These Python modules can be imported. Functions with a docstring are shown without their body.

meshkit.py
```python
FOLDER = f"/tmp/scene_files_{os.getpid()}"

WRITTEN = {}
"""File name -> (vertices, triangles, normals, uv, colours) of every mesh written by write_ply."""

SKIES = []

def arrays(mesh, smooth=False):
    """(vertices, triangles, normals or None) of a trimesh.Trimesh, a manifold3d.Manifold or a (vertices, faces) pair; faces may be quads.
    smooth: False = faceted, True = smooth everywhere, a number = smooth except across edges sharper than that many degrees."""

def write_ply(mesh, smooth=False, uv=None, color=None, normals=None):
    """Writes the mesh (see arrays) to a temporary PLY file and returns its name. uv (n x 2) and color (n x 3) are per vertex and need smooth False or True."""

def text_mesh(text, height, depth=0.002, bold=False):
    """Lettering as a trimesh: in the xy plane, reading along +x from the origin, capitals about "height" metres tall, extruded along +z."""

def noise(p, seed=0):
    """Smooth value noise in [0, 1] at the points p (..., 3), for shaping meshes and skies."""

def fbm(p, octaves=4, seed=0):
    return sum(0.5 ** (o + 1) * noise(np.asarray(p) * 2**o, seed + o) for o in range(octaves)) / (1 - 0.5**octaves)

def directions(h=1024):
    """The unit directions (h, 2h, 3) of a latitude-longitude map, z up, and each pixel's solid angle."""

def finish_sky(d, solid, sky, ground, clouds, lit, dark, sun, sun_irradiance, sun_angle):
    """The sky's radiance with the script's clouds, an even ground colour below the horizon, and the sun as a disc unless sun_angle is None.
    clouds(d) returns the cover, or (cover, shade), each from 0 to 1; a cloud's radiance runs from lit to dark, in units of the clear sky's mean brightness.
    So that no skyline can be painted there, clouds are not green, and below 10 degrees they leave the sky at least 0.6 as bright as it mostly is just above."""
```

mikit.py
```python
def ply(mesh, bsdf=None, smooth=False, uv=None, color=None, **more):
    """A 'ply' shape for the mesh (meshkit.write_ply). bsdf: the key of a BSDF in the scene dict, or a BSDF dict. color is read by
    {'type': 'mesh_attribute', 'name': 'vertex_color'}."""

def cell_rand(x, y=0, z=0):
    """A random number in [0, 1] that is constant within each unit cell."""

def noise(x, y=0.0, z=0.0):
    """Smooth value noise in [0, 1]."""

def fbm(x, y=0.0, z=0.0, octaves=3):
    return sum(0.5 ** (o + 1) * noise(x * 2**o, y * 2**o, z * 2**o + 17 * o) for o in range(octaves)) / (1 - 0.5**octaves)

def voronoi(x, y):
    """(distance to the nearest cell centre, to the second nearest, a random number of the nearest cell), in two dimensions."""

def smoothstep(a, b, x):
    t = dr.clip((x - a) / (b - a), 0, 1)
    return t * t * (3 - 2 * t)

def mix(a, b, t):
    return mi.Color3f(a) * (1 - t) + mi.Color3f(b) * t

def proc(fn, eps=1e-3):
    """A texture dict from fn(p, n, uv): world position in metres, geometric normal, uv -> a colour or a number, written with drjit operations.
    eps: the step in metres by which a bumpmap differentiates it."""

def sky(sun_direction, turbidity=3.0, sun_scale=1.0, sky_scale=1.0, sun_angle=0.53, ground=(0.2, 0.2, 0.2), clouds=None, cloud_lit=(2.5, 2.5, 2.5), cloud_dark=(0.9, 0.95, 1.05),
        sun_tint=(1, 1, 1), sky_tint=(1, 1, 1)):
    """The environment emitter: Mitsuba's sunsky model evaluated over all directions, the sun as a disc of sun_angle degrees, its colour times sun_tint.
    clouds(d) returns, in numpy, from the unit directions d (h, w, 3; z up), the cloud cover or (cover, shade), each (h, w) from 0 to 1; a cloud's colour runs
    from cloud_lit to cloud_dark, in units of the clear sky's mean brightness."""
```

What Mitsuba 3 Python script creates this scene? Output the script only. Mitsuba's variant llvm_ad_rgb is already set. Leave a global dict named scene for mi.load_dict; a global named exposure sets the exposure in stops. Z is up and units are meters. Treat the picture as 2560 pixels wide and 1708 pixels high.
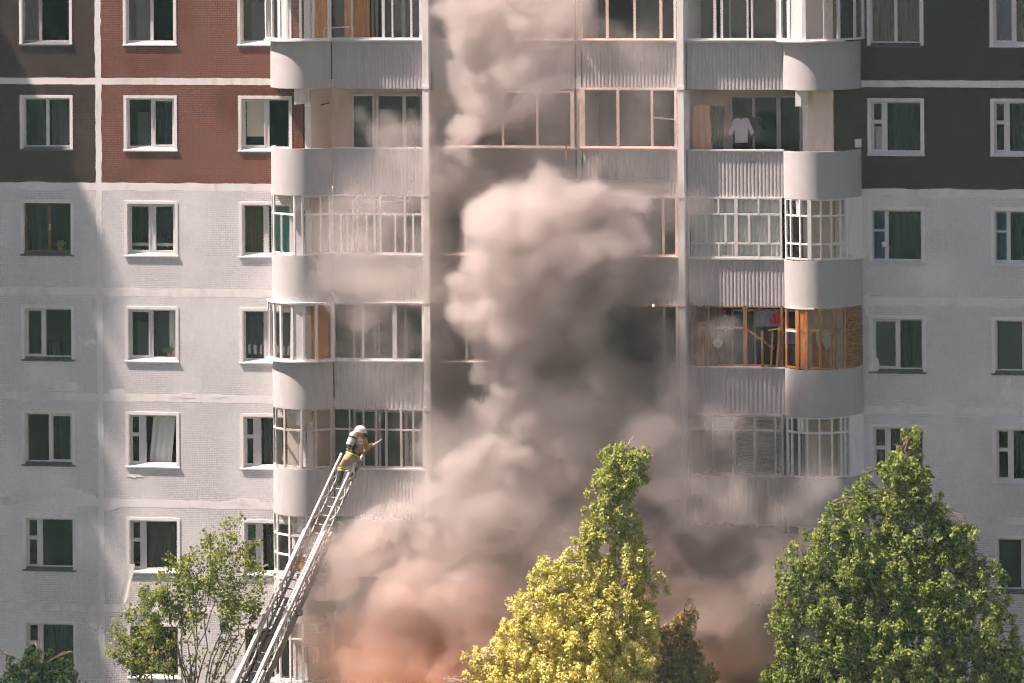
import math, random
import numpy as np, trimesh, mitsuba as mi, mikit, meshkit
import drjit as dr
T = mi.ScalarTransform4f
scene, labels = {}, {}

# ------------------------------------------------------------------ camera, sky, exposure
D, TH, RHO, Y0, ZC = 150.0, math.radians(13), math.radians(.42), -450.0, 27.45
F = 95.8 * D
C_, S_ = math.cos(TH), math.sin(TH)
CAM = np.array([D * S_, -D * C_])
_px, _py = (Y0 - 854) * math.sin(RHO), (Y0 - 854) * math.cos(RHO)
scene['camera'] = {'type': 'perspective', 'fov': math.degrees(2 * math.atan(1280 / F)), 'fov_axis': 'x', 'near_clip': 1.0, 'far_clip': 3000.0,
    'to_world': T().look_at(origin=[CAM[0], CAM[1], ZC], target=[0, 0, ZC], up=[C_ * math.sin(RHO), S_ * math.sin(RHO), math.cos(RHO)]),
    'principal_point_offset_x': -_px / 2560, 'principal_point_offset_y': -_py / 1708, 'medium': {'type': 'ref', 'id': 'air'}}
AIR = .00015
scene['air'] = {'type': 'homogeneous', 'albedo': {'type': 'rgb', 'value': [.60, .97, .92]}, 'sigma_t': AIR}  # added haze, tinted teal to lift the dark tones
scene['sky'] = mikit.sky([-3.65, -1.0, 6.2], turbidity=3, sky_scale=.42, sun_angle=1.6, sun_tint=(1.0, .985, 1.14), sky_tint=(1.44, .93, .73), ground=(.2, .2, .19))
exposure = 3.25
SMOKE = True


def at(x, y, d=0.0):
    """World point (X, Y, Z), d metres in front of the facade, measured in the photograph (2350 wide)."""
    dx, dy = x * 2560 / 2350 - 1280, y * 2560 / 2350 - 854
    xu = dx * math.cos(RHO) - dy * math.sin(RHO)
    yu = dx * math.sin(RHO) + dy * math.cos(RHO) + 854 - Y0
    t, a = xu / F, -d - CAM[1]
    q = a * (t * C_ - S_) / (C_ + t * S_)
    dep = -S_ * q + C_ * a
    return np.array([q + CAM[0], -d, ZC - yu * dep / F])


def ax(x, d=1.02, y=600): return float(at(x, y, d)[0])


# ------------------------------------------------------------------ materials
def rgb(*c): return {'type': 'rgb', 'value': list(c)}


def mat(key, col, rough=.6, spec=.4, metal=0.0, two=True, bump=None, **more):
    b = {'type': 'principled', 'base_color': col if isinstance(col, dict) else rgb(*col), 'roughness': rough, 'specular': spec, 'metallic': metal, **more}
    if bump: b = {'type': 'bumpmap', 'arbitrary': bump[0], 'scale': bump[1], 'bsdf': b}
    scene[key] = {'type': 'twosided', 'bsdf': b} if two else b


def tile_fn(base, grout, pitch, var, stain):
    def fn(p, n, uv):
        u, v = p.x / pitch, p.z / pitch
        fu, fv = u - dr.floor(u), v - dr.floor(v)
        g = dr.maximum(mikit.smoothstep(.74, .84, fu) * .7, mikit.smoothstep(.66, .78, fv))
        fade = mikit.smoothstep(.25, .62, mikit.fbm(p.x * .8, p.z * .7, 3.0, 3))
        r = mikit.cell_rand(u, v, 5) - .5
        s = mikit.fbm(p.x * .9, p.z * .35, 7.0, 4) - .5
        st = mikit.fbm(p.x * 6, p.z * .6, 1.0, 3) - .5
        return mikit.mix(mi.Color3f(base) * (1 + var * r + stain * s + stain * .5 * st), grout, g * (.35 + .65 * fade))
    return mikit.proc(fn)


def stain_fn(base, amp=.18, fx=.8, fz=.3, dirt=(.4, .37, .33)):
    def fn(p, n, uv):
        s = mikit.fbm(p.x * fx + p.y * fx, p.z * fz, p.y * fx, 4)
        f = mikit.fbm(p.x * 9, p.z * 2.2, p.y * 9, 3)
        return mikit.mix(base, mi.Color3f(base) * mi.Color3f(dirt), mikit.smoothstep(.45, .85, s * .6 + f * .4) * amp * 3)
    return mikit.proc(fn)


def wood_fn(a, b, along=2):
    def fn(p, n, uv):
        g = mikit.fbm(p.x * 30, p.z * 3, p.y * 30, 3) if along == 2 else mikit.fbm(p.x * 3, p.z * 38, p.y * 8, 3)
        return mikit.mix(a, b, mikit.smoothstep(.3, .7, g))
    return mikit.proc(fn)


mat('white_tile', tile_fn((.74, .72, .725), (.36, .34, .355), .0475, .12, .16), .5, .4)
mat('brown_tile', tile_fn((.105, .034, .025), (.34, .16, .12), .0475, .5, .6), .45, .4)
mat('left_shade_tile', tile_fn((.036, .022, .018), (.085, .050, .042), .0475, .5, .4), .45, .4)  # brown tile with the shade of the left side put into its colour
mat('right_shade_tile', tile_fn((.027, .023, .020), (.052, .038, .033), .0475, .4, .3), .45, .35)  # brown tile darkened further to carry the shade on the right
mat('plaster', stain_fn((.74, .71, .70), .14), .9, .2)
mat('beige_plaster', stain_fn((.78, .66, .57), .12), .9, .2)
mat('back_shade', stain_fn((.10, .105, .10), .12), .9, .2)  # dark copy of the back wall colour, standing in for shade behind glazing
mat('concrete', stain_fn((.50, .47, .46), .2), .9, .2)
mat('bulge_paint', stain_fn((.40, .385, .385), .12, 1.1, .16), .55, .35)
mat('sheet_grey', stain_fn((.47, .445, .445), .12, 1.6, .14), .45, .45)
mat('sheet_lilac', stain_fn((.45, .42, .435), .12, 1.6, .14), .45, .45)
mat('frame_white', (.62, .60, .595), .35, .5)
mat('frame_old', stain_fn((.42, .385, .365), .2, 6, 6), .55, .4)
mat('frame_brown', (.16, .085, .045), .5, .4)
mat('frame_blue', (.07, .15, .27), .5, .4)
mat('frame_cream', stain_fn((.66, .52, .46), .2, 5, 5), .55, .4)
mat('wood_orange', wood_fn((.46, .19, .06), (.28, .10, .03)), .4, .45)
mat('wood_brown', wood_fn((.30, .13, .055), (.15, .06, .026)), .5, .4)
mat('plank_wood', wood_fn((.34, .15, .05), (.14, .055, .02), 0), .6, .35)
mat('wood_panel', wood_fn((.66, .33, .13), (.50, .22, .08)), .45, .4)
mat('sill_white', (.60, .585, .58), .35, .5)
mat('sill_dark', (.075, .085, .085), .45, .5)
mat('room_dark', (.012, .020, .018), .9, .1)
mat('roof_grey', (.12, .12, .12), .9, .1)
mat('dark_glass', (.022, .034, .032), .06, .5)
scene['glass'] = {'type': 'thindielectric', 'int_ior': 1.38}
for _k, _c in dict(cloth_grey=(.05, .064, .066), cloth_teal=(.007, .020, .022), cloth_pale=(.60, .61, .58), cloth_olive=(.07, .065, .03), cloth_blue=(.02, .06, .13),
                   cloth_brown=(.05, .042, .038), cloth_cream=(.60, .54, .45), cloth_lilac=(.36, .36, .43), cloth_red=(.50, .035, .07), cloth_navy=(.07, .14, .33),
                   cloth_peach=(.62, .34, .24), cloth_slate=(.020, .033, .038), cloth_green=(.03, .20, .15), soot=(.05, .046, .042)).items():
    mat(_k, _c, .9, .15)
mat('plant_leaf', (.09, .17, .035), .6, .3)
mat('pot_clay', (.32, .16, .09), .8, .2)
mat('ladder_paint', stain_fn((.54, .505, .485), .3, 5, 5), .4, .5)
mat('ladder_steel', (.22, .205, .20), .45, .5)
mat('ladder_dark', (.09, .085, .08), .5, .5)
mat('bark', stain_fn((.20, .15, .115), .3, 14, 4), .9, .2)
mat('bark_pale', stain_fn((.42, .36, .31), .3, 14, 4), .9, .2)


def leaf_mat(key, a, b, top=None, z0=0.0, z1=1.0):
    def fn(p, n, uv):
        r = mikit.noise(p.x * 11, p.y * 11, p.z * 11)
        c = mikit.mix(a, b, mikit.smoothstep(.25, .75, r))
        if top is not None:
            q = mikit.fbm(p.x * 1.1, p.y * 1.1, p.z * 1.1, 3) - .5
            c = mikit.mix(c, mi.Color3f(top) * (.7 + .6 * r), mikit.smoothstep(z0, z1, p.z + 3.0 * q))
        return c
    scene[key] = {'type': 'principledthin', 'base_color': mikit.proc(fn), 'roughness': .38, 'diff_trans': .75, 'spec_trans': 0.0, 'eta': 1.5}


leaf_mat('leaf_green', (.13, .185, .035), (.36, .41, .13))
leaf_mat('leaf_light', (.13, .17, .03), (.33, .36, .10))
leaf_mat('leaf_dark', (.025, .055, .02), (.06, .10, .026))
leaf_mat('leaf_glow_yellow', (.56, .51, .11), (.90, .83, .36), (.36, .41, .12), 6.4, 12.8)  # warm glow from below painted into the leaf colour, greener with height
leaf_mat('leaf_brown', (.28, .22, .08), (.48, .39, .16))


# ------------------------------------------------------------------ mesh helpers
class MB:
    def __init__(self): self.v, self.f, self.n = [], [], 0

    def add(self, v, f):
        self.v.append(np.asarray(v, float)); self.f.append(np.asarray(f, int) + self.n); self.n += len(v)
        return self

    def box(self, x0, x1, y0, y1, z0, z1):
        v = np.array([[x, y, z] for x in (x0, x1) for y in (y0, y1) for z in (z0, z1)])
        return self.add(v, BOXF)

    def bar(self, p, q, w, h, up=(0, 0, 1)):
        """An oblong bar from p to q, w wide and h high (towards up)."""
        p, q = np.asarray(p, float), np.asarray(q, float)
        t = (q - p) / np.linalg.norm(q - p)
        s = np.cross(t, up); s /= np.linalg.norm(s)
        u = np.cross(s, t)
        v = np.array([e + a * s * w / 2 + b * u * h / 2 for e in (p, q) for a in (-1, 1) for b in (-1, 1)])
        return self.add(v, BOXF)

    def quad(self, a, b, c, d): return self.add(np.array([a, b, c, d]), [[0, 1, 2], [0, 2, 3]])

    def tube(self, pts, radii, sides=6, caps=True):
        p = np.asarray(pts, float)
        r = np.broadcast_to(np.asarray(radii, float), (len(p),))
        t = np.gradient(p, axis=0); t /= np.linalg.norm(t, axis=1, keepdims=True) + 1e-12
        ref = np.array([.31, .87, .38])
        a = np.cross(t, ref); a /= np.linalg.norm(a, axis=1, keepdims=True) + 1e-12
        b = np.cross(t, a)
        an = np.arange(sides) * 2 * np.pi / sides
        v = (p[:, None] + r[:, None, None] * (np.cos(an)[None, :, None] * a[:, None] + np.sin(an)[None, :, None] * b[:, None])).reshape(-1, 3)
        f = []
        for i in range(len(p) - 1):
            for j in range(sides):
                k = (j + 1) % sides
                f += [[i * sides + j, i * sides + k, (i + 1) * sides + k], [i * sides + j, (i + 1) * sides + k, (i + 1) * sides + j]]
        if caps:
            v = np.vstack([v, p[:1], p[-1:]]); m = len(v)
            for j in range(sides):
                k = (j + 1) % sides
                f += [[k, j, m - 2], [(len(p) - 1) * sides + j, (len(p) - 1) * sides + k, m - 1]]
        return self.add(v, f)

    def prism(self, poly, z0, z1):
        """poly: plan points (x, y), extruded between heights z0 and z1."""
        return self.extr([(x, y) for x, y in poly], lambda x, y, e: (x, y, e), z0, z1)

    def extr(self, poly, place, e0, e1):
        from shapely.geometry import Polygon
        pl = Polygon(poly)
        m = trimesh.creation.extrude_polygon(pl.buffer(0) if not pl.is_valid else pl, e1 - e0, engine='earcut')
        v = m.vertices
        w = np.array([place(a, b, c + e0) for a, b, c in v])
        return self.add(w, m.faces)

    def mesh(self): return np.vstack(self.v), np.vstack(self.f)


BOXF = np.array([[0, 1, 3], [0, 3, 2], [4, 6, 7], [4, 7, 5], [0, 4, 5], [0, 5, 1], [2, 3, 7], [2, 7, 6], [0, 2, 6], [0, 6, 4], [1, 5, 7], [1, 7, 3]])
_taken = {}


def new(key):
    """The key itself, or with the next three-digit number when it is taken."""
    n = _taken.get(key, -1) + 1
    _taken[key] = n
    return key if n == 0 else f'{key}_{n:03d}'


def put(key, mb, m, smooth=False, **more):
    key = new(key)
    scene[key] = mikit.ply(mb.mesh() if isinstance(mb, MB) else mb, m, smooth, **more)
    return key


def tag(key, label=None, cat=None, group=None, kind=None):
    labels[key] = {k: v for k, v in dict(label=label, category=cat, group=group, kind=kind).items() if v}


# ------------------------------------------------------------------ ground
def grass_fn(p, n, uv):
    return mikit.mix((.018, .032, .016), (.036, .038, .026), mikit.smoothstep(.35, .7, mikit.fbm(p.x * .6, p.y * .6, 0., 4)))


mat('ground_grass', mikit.proc(grass_fn), .95, .1)
put('ground', MB().quad((-400, -400, 0), (400, -400, 0), (400, 300, 0), (-400, 300, 0)), 'ground_grass')
tag('ground', 'grassy yard in front of the apartment building', kind='structure')

# ------------------------------------------------------------------ the building
B = 'apartment_building'
tag(B, 'panel apartment building of white and brown tiles with rows of balconies, smoke pouring out', 'building')
H = 2.795
band = lambda k: 20.60 - H * k
btop = lambda k: 21.72 - 2.785 * k
bbot = lambda k: 20.48 - 2.785 * k
JL, JR = -4.55, 7.42
rng = random.Random(5)
nrng = np.random.default_rng(5)


def panel_with_holes(x0, x1, z0, z1, holes, m):
    from shapely.geometry import box as sbox
    poly = sbox(x0, z0, x1, z1)
    for h in holes: poly = poly.difference(sbox(*h))
    mb = MB()
    for g in getattr(poly, 'geoms', [poly]):
        me = trimesh.creation.extrude_polygon(g, .3, engine='earcut')
        v = me.vertices
        mb.add(np.stack([v[:, 0], v[:, 2], v[:, 1]], 1), me.faces[:, ::-1])
    put(f'{B}__wall_panel', mb, m)


def ragged(x0, x1, z, hw, seed, step=.12, amp=.03):
    """Outline of a smeared mortar band along x."""
    r = np.random.default_rng(seed)
    xs = np.arange(x0, x1 + step * .5, step); xs[-1] = x1
    def walk(a): 
        w = r.normal(0, 1, len(xs)); w = np.convolve(w, [.25, .5, .25], 'same'); return w * a
    up, lo = z + hw + walk(amp), z - hw + walk(amp)
    return list(zip(xs, up)) + list(zip(xs[::-1], lo[::-1]))


def facade(poly, y0, y1, m, key):
    mb = MB().extr(poly, lambda a, b, e: (a, e, b), y0, y1)
    return put(key, mb, m)


def blob(cx, cz, rx, rz, seed):
    r = np.random.default_rng(seed)
    a = np.linspace(0, 2 * np.pi, 22, endpoint=False)
    k = 1 + .34 * np.convolve(np.tile(r.normal(0, 1, 22), 3), [.2, .6, .2], 'same')[22:44]
    return [(cx + rx * k_ * math.cos(t), cz + rz * k_ * math.sin(t)) for t, k_ in zip(a, k)]


def wavy(x0, x1, y, z0, z1, folds, amp, m, key, lean=0.0, hem=0.0, seed=0):
    r = np.random.default_rng(seed)
    n = max(8, folds * 6)
    s = np.linspace(0, 1, n + 1)
    ph = r.uniform(0, 6)
    zz = np.linspace(1, 0, 5)
    v, f = [], []
    for i, k in enumerate(zz):
        for q in s:
            yy = y + amp * math.sin(q * folds * 6.283 + ph) * (.6 + .4 * (1 - k)) + amp * .5 * math.sin(q * folds * 2.6 + ph * 2 + k)
            zb = z0 + (hem * abs(math.sin(q * folds * 3.1416)) if k == 0 else 0)
            v.append((x0 + (x1 - x0) * q + lean * (1 - k), yy, zb + (z1 - z0) * k))
    w = n + 1
    for i in range(4):
        for j in range(n):
            a = i * w + j
            f += [[a, a + 1, a + w + 1], [a, a + w + 1, a + w]]
    return put(key, (np.array(v), np.array(f)), m, True)


FR = .14      # window frames stand this deep in the wall


def window(x0, x1, z0, z1, sp, label=None, y=FR):
    """sp: st 'two'/'small', m = place of the mullion, fr/sill materials, cur = list of curtains, opened = panes left out, sash = which sides have a sash."""
    k = new(f'{B}__window')
    if label: labels[k] = {'label': label}
    fr, sl = sp.get('fr', 'frame_white'), sp.get('sill', 'sill_white')
    w, h = x1 - x0, z1 - z0
    # plaster lining of the opening
    li = .028
    su = MB()
    for a in ((x0 - .05, x0 + li, z0 - .01, z1 + .05), (x1 - li, x1 + .05, z0 - .01, z1 + .05)): su.box(a[0], a[1], -.014, y, a[2], a[3])
    su.box(x0 + li, x1 - li, -.0145, y - .001, z1 - li, z1 + .05)
    put(f'{k}__surround', su, 'plaster')
    a0, a1, b0, b1 = x0 + li, x1 - li, z0 + .05, z1 - li
    f = MB(); o = .045
    xm = a0 + (a1 - a0) * sp.get('m', .5); mw = sp.get('mw', .04)
    f.box(a0, a0 + o, y - .03, y + .04, b0, b1).box(a1 - o, a1, y - .03, y + .04, b0, b1)
    f.box(a0 + o, a1 - o, y - .028, y + .038, b1 - o, b1).box(a0 + o, a1 - o, y - .028, y + .038, b0, b0 + o + .01)
    f.box(xm - mw, xm + mw, y - .027, y + .037, b0 + o + .01, b1 - o)
    put(f'{k}__frame', f, fr)
    cells = [(a0 + o, xm - mw), (xm + mw, a1 - o)]
    gl = y + .012
    for i, (c0, c1) in enumerate(cells):
        zz0, zz1 = b0 + o + .01, b1 - o
        parts = [(zz0, zz1)]
        if sp['st'] == 'small' and i == 0:
            zm = zz0 + (zz1 - zz0) * .60
            put(f'{k}__transom', MB().box(c0, c1, y - .026, y + .036, zm - .025, zm + .025), fr)
            parts = [(zz0, zm - .025), (zm + .025, zz1)]
        for j, (e0, e1) in enumerate(parts):
            ins = 0.0
            if i in sp.get('sash', ()) or (sp['st'] == 'small' and i == 0):
                s = MB(); q = .035 if sp['st'] == 'two' else .022
                sm = sp.get('sashmat', fr)
                for t in ((c0, c0 + q, e0, e1), (c1 - q, c1, e0, e1), (c0 + q, c1 - q, e0, e0 + q), (c0 + q, c1 - q, e1 - q, e1)):
                    s.box(t[0], t[1], y - .045, y + .03, t[2], t[3])
                put(f'{k}__sash', s, sm); ins = q
            if i in sp.get('opened', ()): continue
            put(f'{k}__pane', MB().quad((c0 + ins, gl, e0 + ins), (c1 - ins, gl, e0 + ins), (c1 - ins, gl, e1 - ins), (c0 + ins, gl, e1 - ins)), 'glass')
    if sp.get('handle'):
        hx, hz = xm + (.012 if sp['handle'] > 0 else -.012), b0 + h * .42
        put(f'{k}__handle', MB().box(hx, hx + .025, y - .075, y - .05, hz, hz + .17).box(hx, hx + .025, y - .05, y - .026, hz + .02, hz + .045), 'frame_white')
    for c in sp.get('cur', ()):
        u0, u1, m = c[0], c[1], c[2]
        zb, zt = (c[3] if len(c) > 3 else 0.0), (c[4] if len(c) > 4 else 1.0)
        n = max(2, int((u1 - u0) * 9))
        wavy(a0 + (a1 - a0) * u0, a0 + (a1 - a0) * u1, y + .16, b0 + (b1 - b0) * zb, b0 + (b1 - b0) * zt, n, .022, m, f'{k}__curtain',
             lean=c[5] if len(c) > 5 else 0, hem=c[6] if len(c) > 6 else 0, seed=int(abs(x0 * 31 + z0 * 7)))
    if sp.get('blind') is not None:
        u0, u1, zb, m = sp['blind']
        put(f'{k}__blind', MB().box(a0 + (a1 - a0) * u0, a0 + (a1 - a0) * u1, y + .05, y + .06, b0 + (b1 - b0) * zb, b1 - o), m)
    if sp.get('mesh') is not None:   # insect screen on the lower sash
        u0, u1, zt = sp['mesh']
        put(f'{k}__screen', MB().box(a0 + (a1 - a0) * u0, a0 + (a1 - a0) * u1, y + .045, y + .052, b0 + o, b0 + (b1 - b0) * zt), 'cloth_grey')
    if sp.get('plant'):
        px = a0 + (a1 - a0) * sp['plant']
        put(f'{k}__flower_pot', MB().tube([(px, y + .12, b0 + .04), (px, y + .12, b0 + .16)], [.05, .07], 10), 'pot_clay')
        lf, r = MB(), np.random.default_rng(int(abs(px * 97)))
        for _ in range(26):
            a, e = r.uniform(0, 6.28), r.uniform(.2, 1.3)
            dr_ = np.array([math.cos(a) * math.cos(e), math.sin(a) * math.cos(e) * .5, math.sin(e)])
            b = np.array([px, y + .12, b0 + .16]); q = b + dr_ * r.uniform(.1, .26); sd = np.cross(dr_, [0, 1, .3]) * .03
            lf.quad(b, (b + q) / 2 + sd, q, (b + q) / 2 - sd)
        put(f'{k}__house_plant', lf, 'plant_leaf')
    # sill: a bent metal sheet
    p = [(y - .03, z0 + .075), (-.036, z0 + .0), (-.036, z0 - .035), (-.027, z0 - .035), (-.027, z0 - .012), (y - .03, z0 + .055)]
    s = MB().extr(p, lambda a, b, e: (e, a, b), x0 - .065, x1 + .065)
    put(f'{k}__sill', s, sl)
    return k


WW, WH = 1.37, 1.40
cols = {'a': -13.35, 'b': -10.47, 'c': -7.32, 'd': 9.48, 'e': 12.66}
row_z = lambda r: 22.975 - H * r - WH     # bottom of the opening
W, S = 'two', 'small'
spec = {
 ('a', 0): dict(st=W, m=.36, fr='frame_old', sill='sill_dark', cur=[(.0, .34, 'cloth_teal')], opened=(1,)),
 ('a', 1): dict(st=W, m=.5, cur=[(.05, .48, 'cloth_teal'), (.55, .98, 'cloth_grey')], sill='sill_dark'),
 ('a', 2): dict(st=W, m=.52, fr='frame_brown', sill='sill_dark', handle=1, plant=.72, cur=[(.0, .45, 'cloth_teal')]),
 ('a', 3): dict(st=W, m=.40, sill='sill_dark', sash=(0,), cur=[(.45, 1, 'cloth_teal', .0, .3)]),
 ('a', 4): dict(st=W, m=.51, sill='sill_dark', sash=(1,), cur=[(.6, 1, 'cloth_teal')]),
 ('a', 5): dict(st=S, m=.28, mw=.06, sill='sill_dark'),
 ('a', 6): dict(st=S, m=.28, mw=.06, sill='sill_dark', cur=[(.34, 1, 'cloth_slate')]),
 ('b', 0): dict(st=W, m=.52, opened=(1,), mesh=(.18, .5, .86)),
 ('b', 1): dict(st=W, m=.52, sash=(1,), mesh=(.2, .5, .72), handle=-1, cur=[(.55, .98, 'cloth_teal')]),
 ('b', 2): dict(st=W, m=.5, mw=.06, sash=(0, 1), handle=1, cur=[(0, .48, 'cloth_teal', .22, 1, 0, .12), (.52, 1, 'cloth_teal', .22, 1, 0, .12), (0, 1, 'cloth_pale', .12, .2, 0, .1)]),
 ('b', 3): dict(st=W, m=.47, sash=(0,), mesh=(.16, .46, .74), plant=.8, cur=[(.5, .8, 'cloth_grey'), (.8, .98, 'cloth_pale')]),
 ('b', 4): dict(st=S, m=.27, mw=.08, opened=(1,), cur=[(.45, .92, 'cloth_pale', .02, .96, -.12)]),
 ('b', 5): dict(st=S, m=.27, mw=.07, cur=[(.35, 1, 'cloth_brown')]),
 ('b', 6): dict(st=S, m=.27, fr='frame_brown', cur=[(.0, 1, 'cloth_brown')]),
 ('c', 0): dict(st=W, m=.56, mesh=(.2, .5, .8), cur=[(.62, 1, 'cloth_teal')]),
 ('c', 1): dict(st=W, m=.52, mw=.05, sash=(0,), blind=(.08, .47, .24, 'cloth_cream'), opened=(1,)),
 ('c', 2): dict(st=W, m=.48, mw=.07, cur=[(.0, .45, 'cloth_olive'), (.55, 1, 'cloth_green')]),
 ('c', 3): dict(st=W, m=.46, mw=.06, cur=[(.0, .42, 'cloth_grey'), (.5, 1, 'cloth_grey'), (0, 1, 'cloth_pale', .1, .3, 0, .03)]),
 ('c', 4): dict(st=S, m=.27, mw=.09, cur=[(.36, 1, 'cloth_brown')]),
 ('c', 5): dict(st=S, m=.30, mw=.08, cur=[(0, .26, 'cloth_green'), (.4, 1, 'cloth_brown')]),
 ('c', 6): dict(st=S, m=.3, fr='frame_brown', cur=[(0, 1, 'cloth_brown')]),
 ('d', 0): dict(st=W, m=.5, cur=[(.05, .95, 'cloth_teal')], sill='sill_dark'),
 ('d', 1): dict(st=S, m=.27, mw=.06, cur=[(0, .22, 'cloth_pale', 0, .5), (.34, 1, 'cloth_teal')]),
 ('d', 2): dict(st=S, m=.29, mw=.05, sashmat='frame_blue', cur=[(0, .26, 'cloth_blue'), (.35, 1, 'cloth_slate')]),
 ('d', 3): dict(st=W, m=.51, sill='sill_dark', sash=(0,), mesh=(.07, .47, .95), cur=[(.54, 1, 'cloth_teal')]),
 ('d', 4): dict(st=S, m=.29, mw=.06, cur=[(0, .24, 'cloth_slate'), (.35, 1, 'cloth_grey')]),
 ('d', 5): dict(st=W, m=.5, cur=[(.1, .9, 'cloth_slate')]),
 ('d', 6): dict(st=W, m=.5, cur=[(.1, .9, 'cloth_slate')]),
 ('e', 0): dict(st=W, m=.42, sash=(0,), handle=-1, cur=[(.0, .4, 'cloth_blue'), (.5, 1, 'cloth_teal')]),
 ('e', 1): dict(st=S, m=.26, mw=.06, cur=[(0, .22, 'cloth_slate', 0, .5), (.34, 1, 'cloth_slate')]),
 ('e', 2): dict(st=S, m=.27, mw=.05, sashmat='frame_blue', cur=[(0, .24, 'cloth_blue'), (.33, 1, 'cloth_teal')]),
 ('e', 3): dict(st=W, m=.55, sill='sill_dark', mesh=(.06, .5, .95), cur=[(.58, 1, 'cloth_teal')]),
 ('e', 4): dict(st=S, m=.29, mw=.06, cur=[(.36, 1, 'cloth_teal')]),
 ('e', 5): dict(st=W, m=.5, sill='sill_dark', blind=(.04, .47, .05, 'cloth_slate')),
 ('e', 6): dict(st=W, m=.5, cur=[(.1, .9, 'cloth_slate')]),
}
wl = {('a', 0): 'window with its right half open and dark', ('a', 2): 'brown framed window with a potted plant', ('b', 2): 'white window with lace edged curtains', ('b', 4): 'window with a loose curtain blowing',
      ('c', 1): 'window with a half drawn cream blind', ('c', 2): 'window with an olive curtain', ('d', 2): 'window with a narrow blue sash', ('e', 2): 'window with a narrow blue sash',
      ('e', 0): 'window with a blue curtain', ('c', 5): 'window with a green curtain on its left', ('b', 1): 'white window with an insect screen', ('c', 3): 'window with a lace curtain'}
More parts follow.
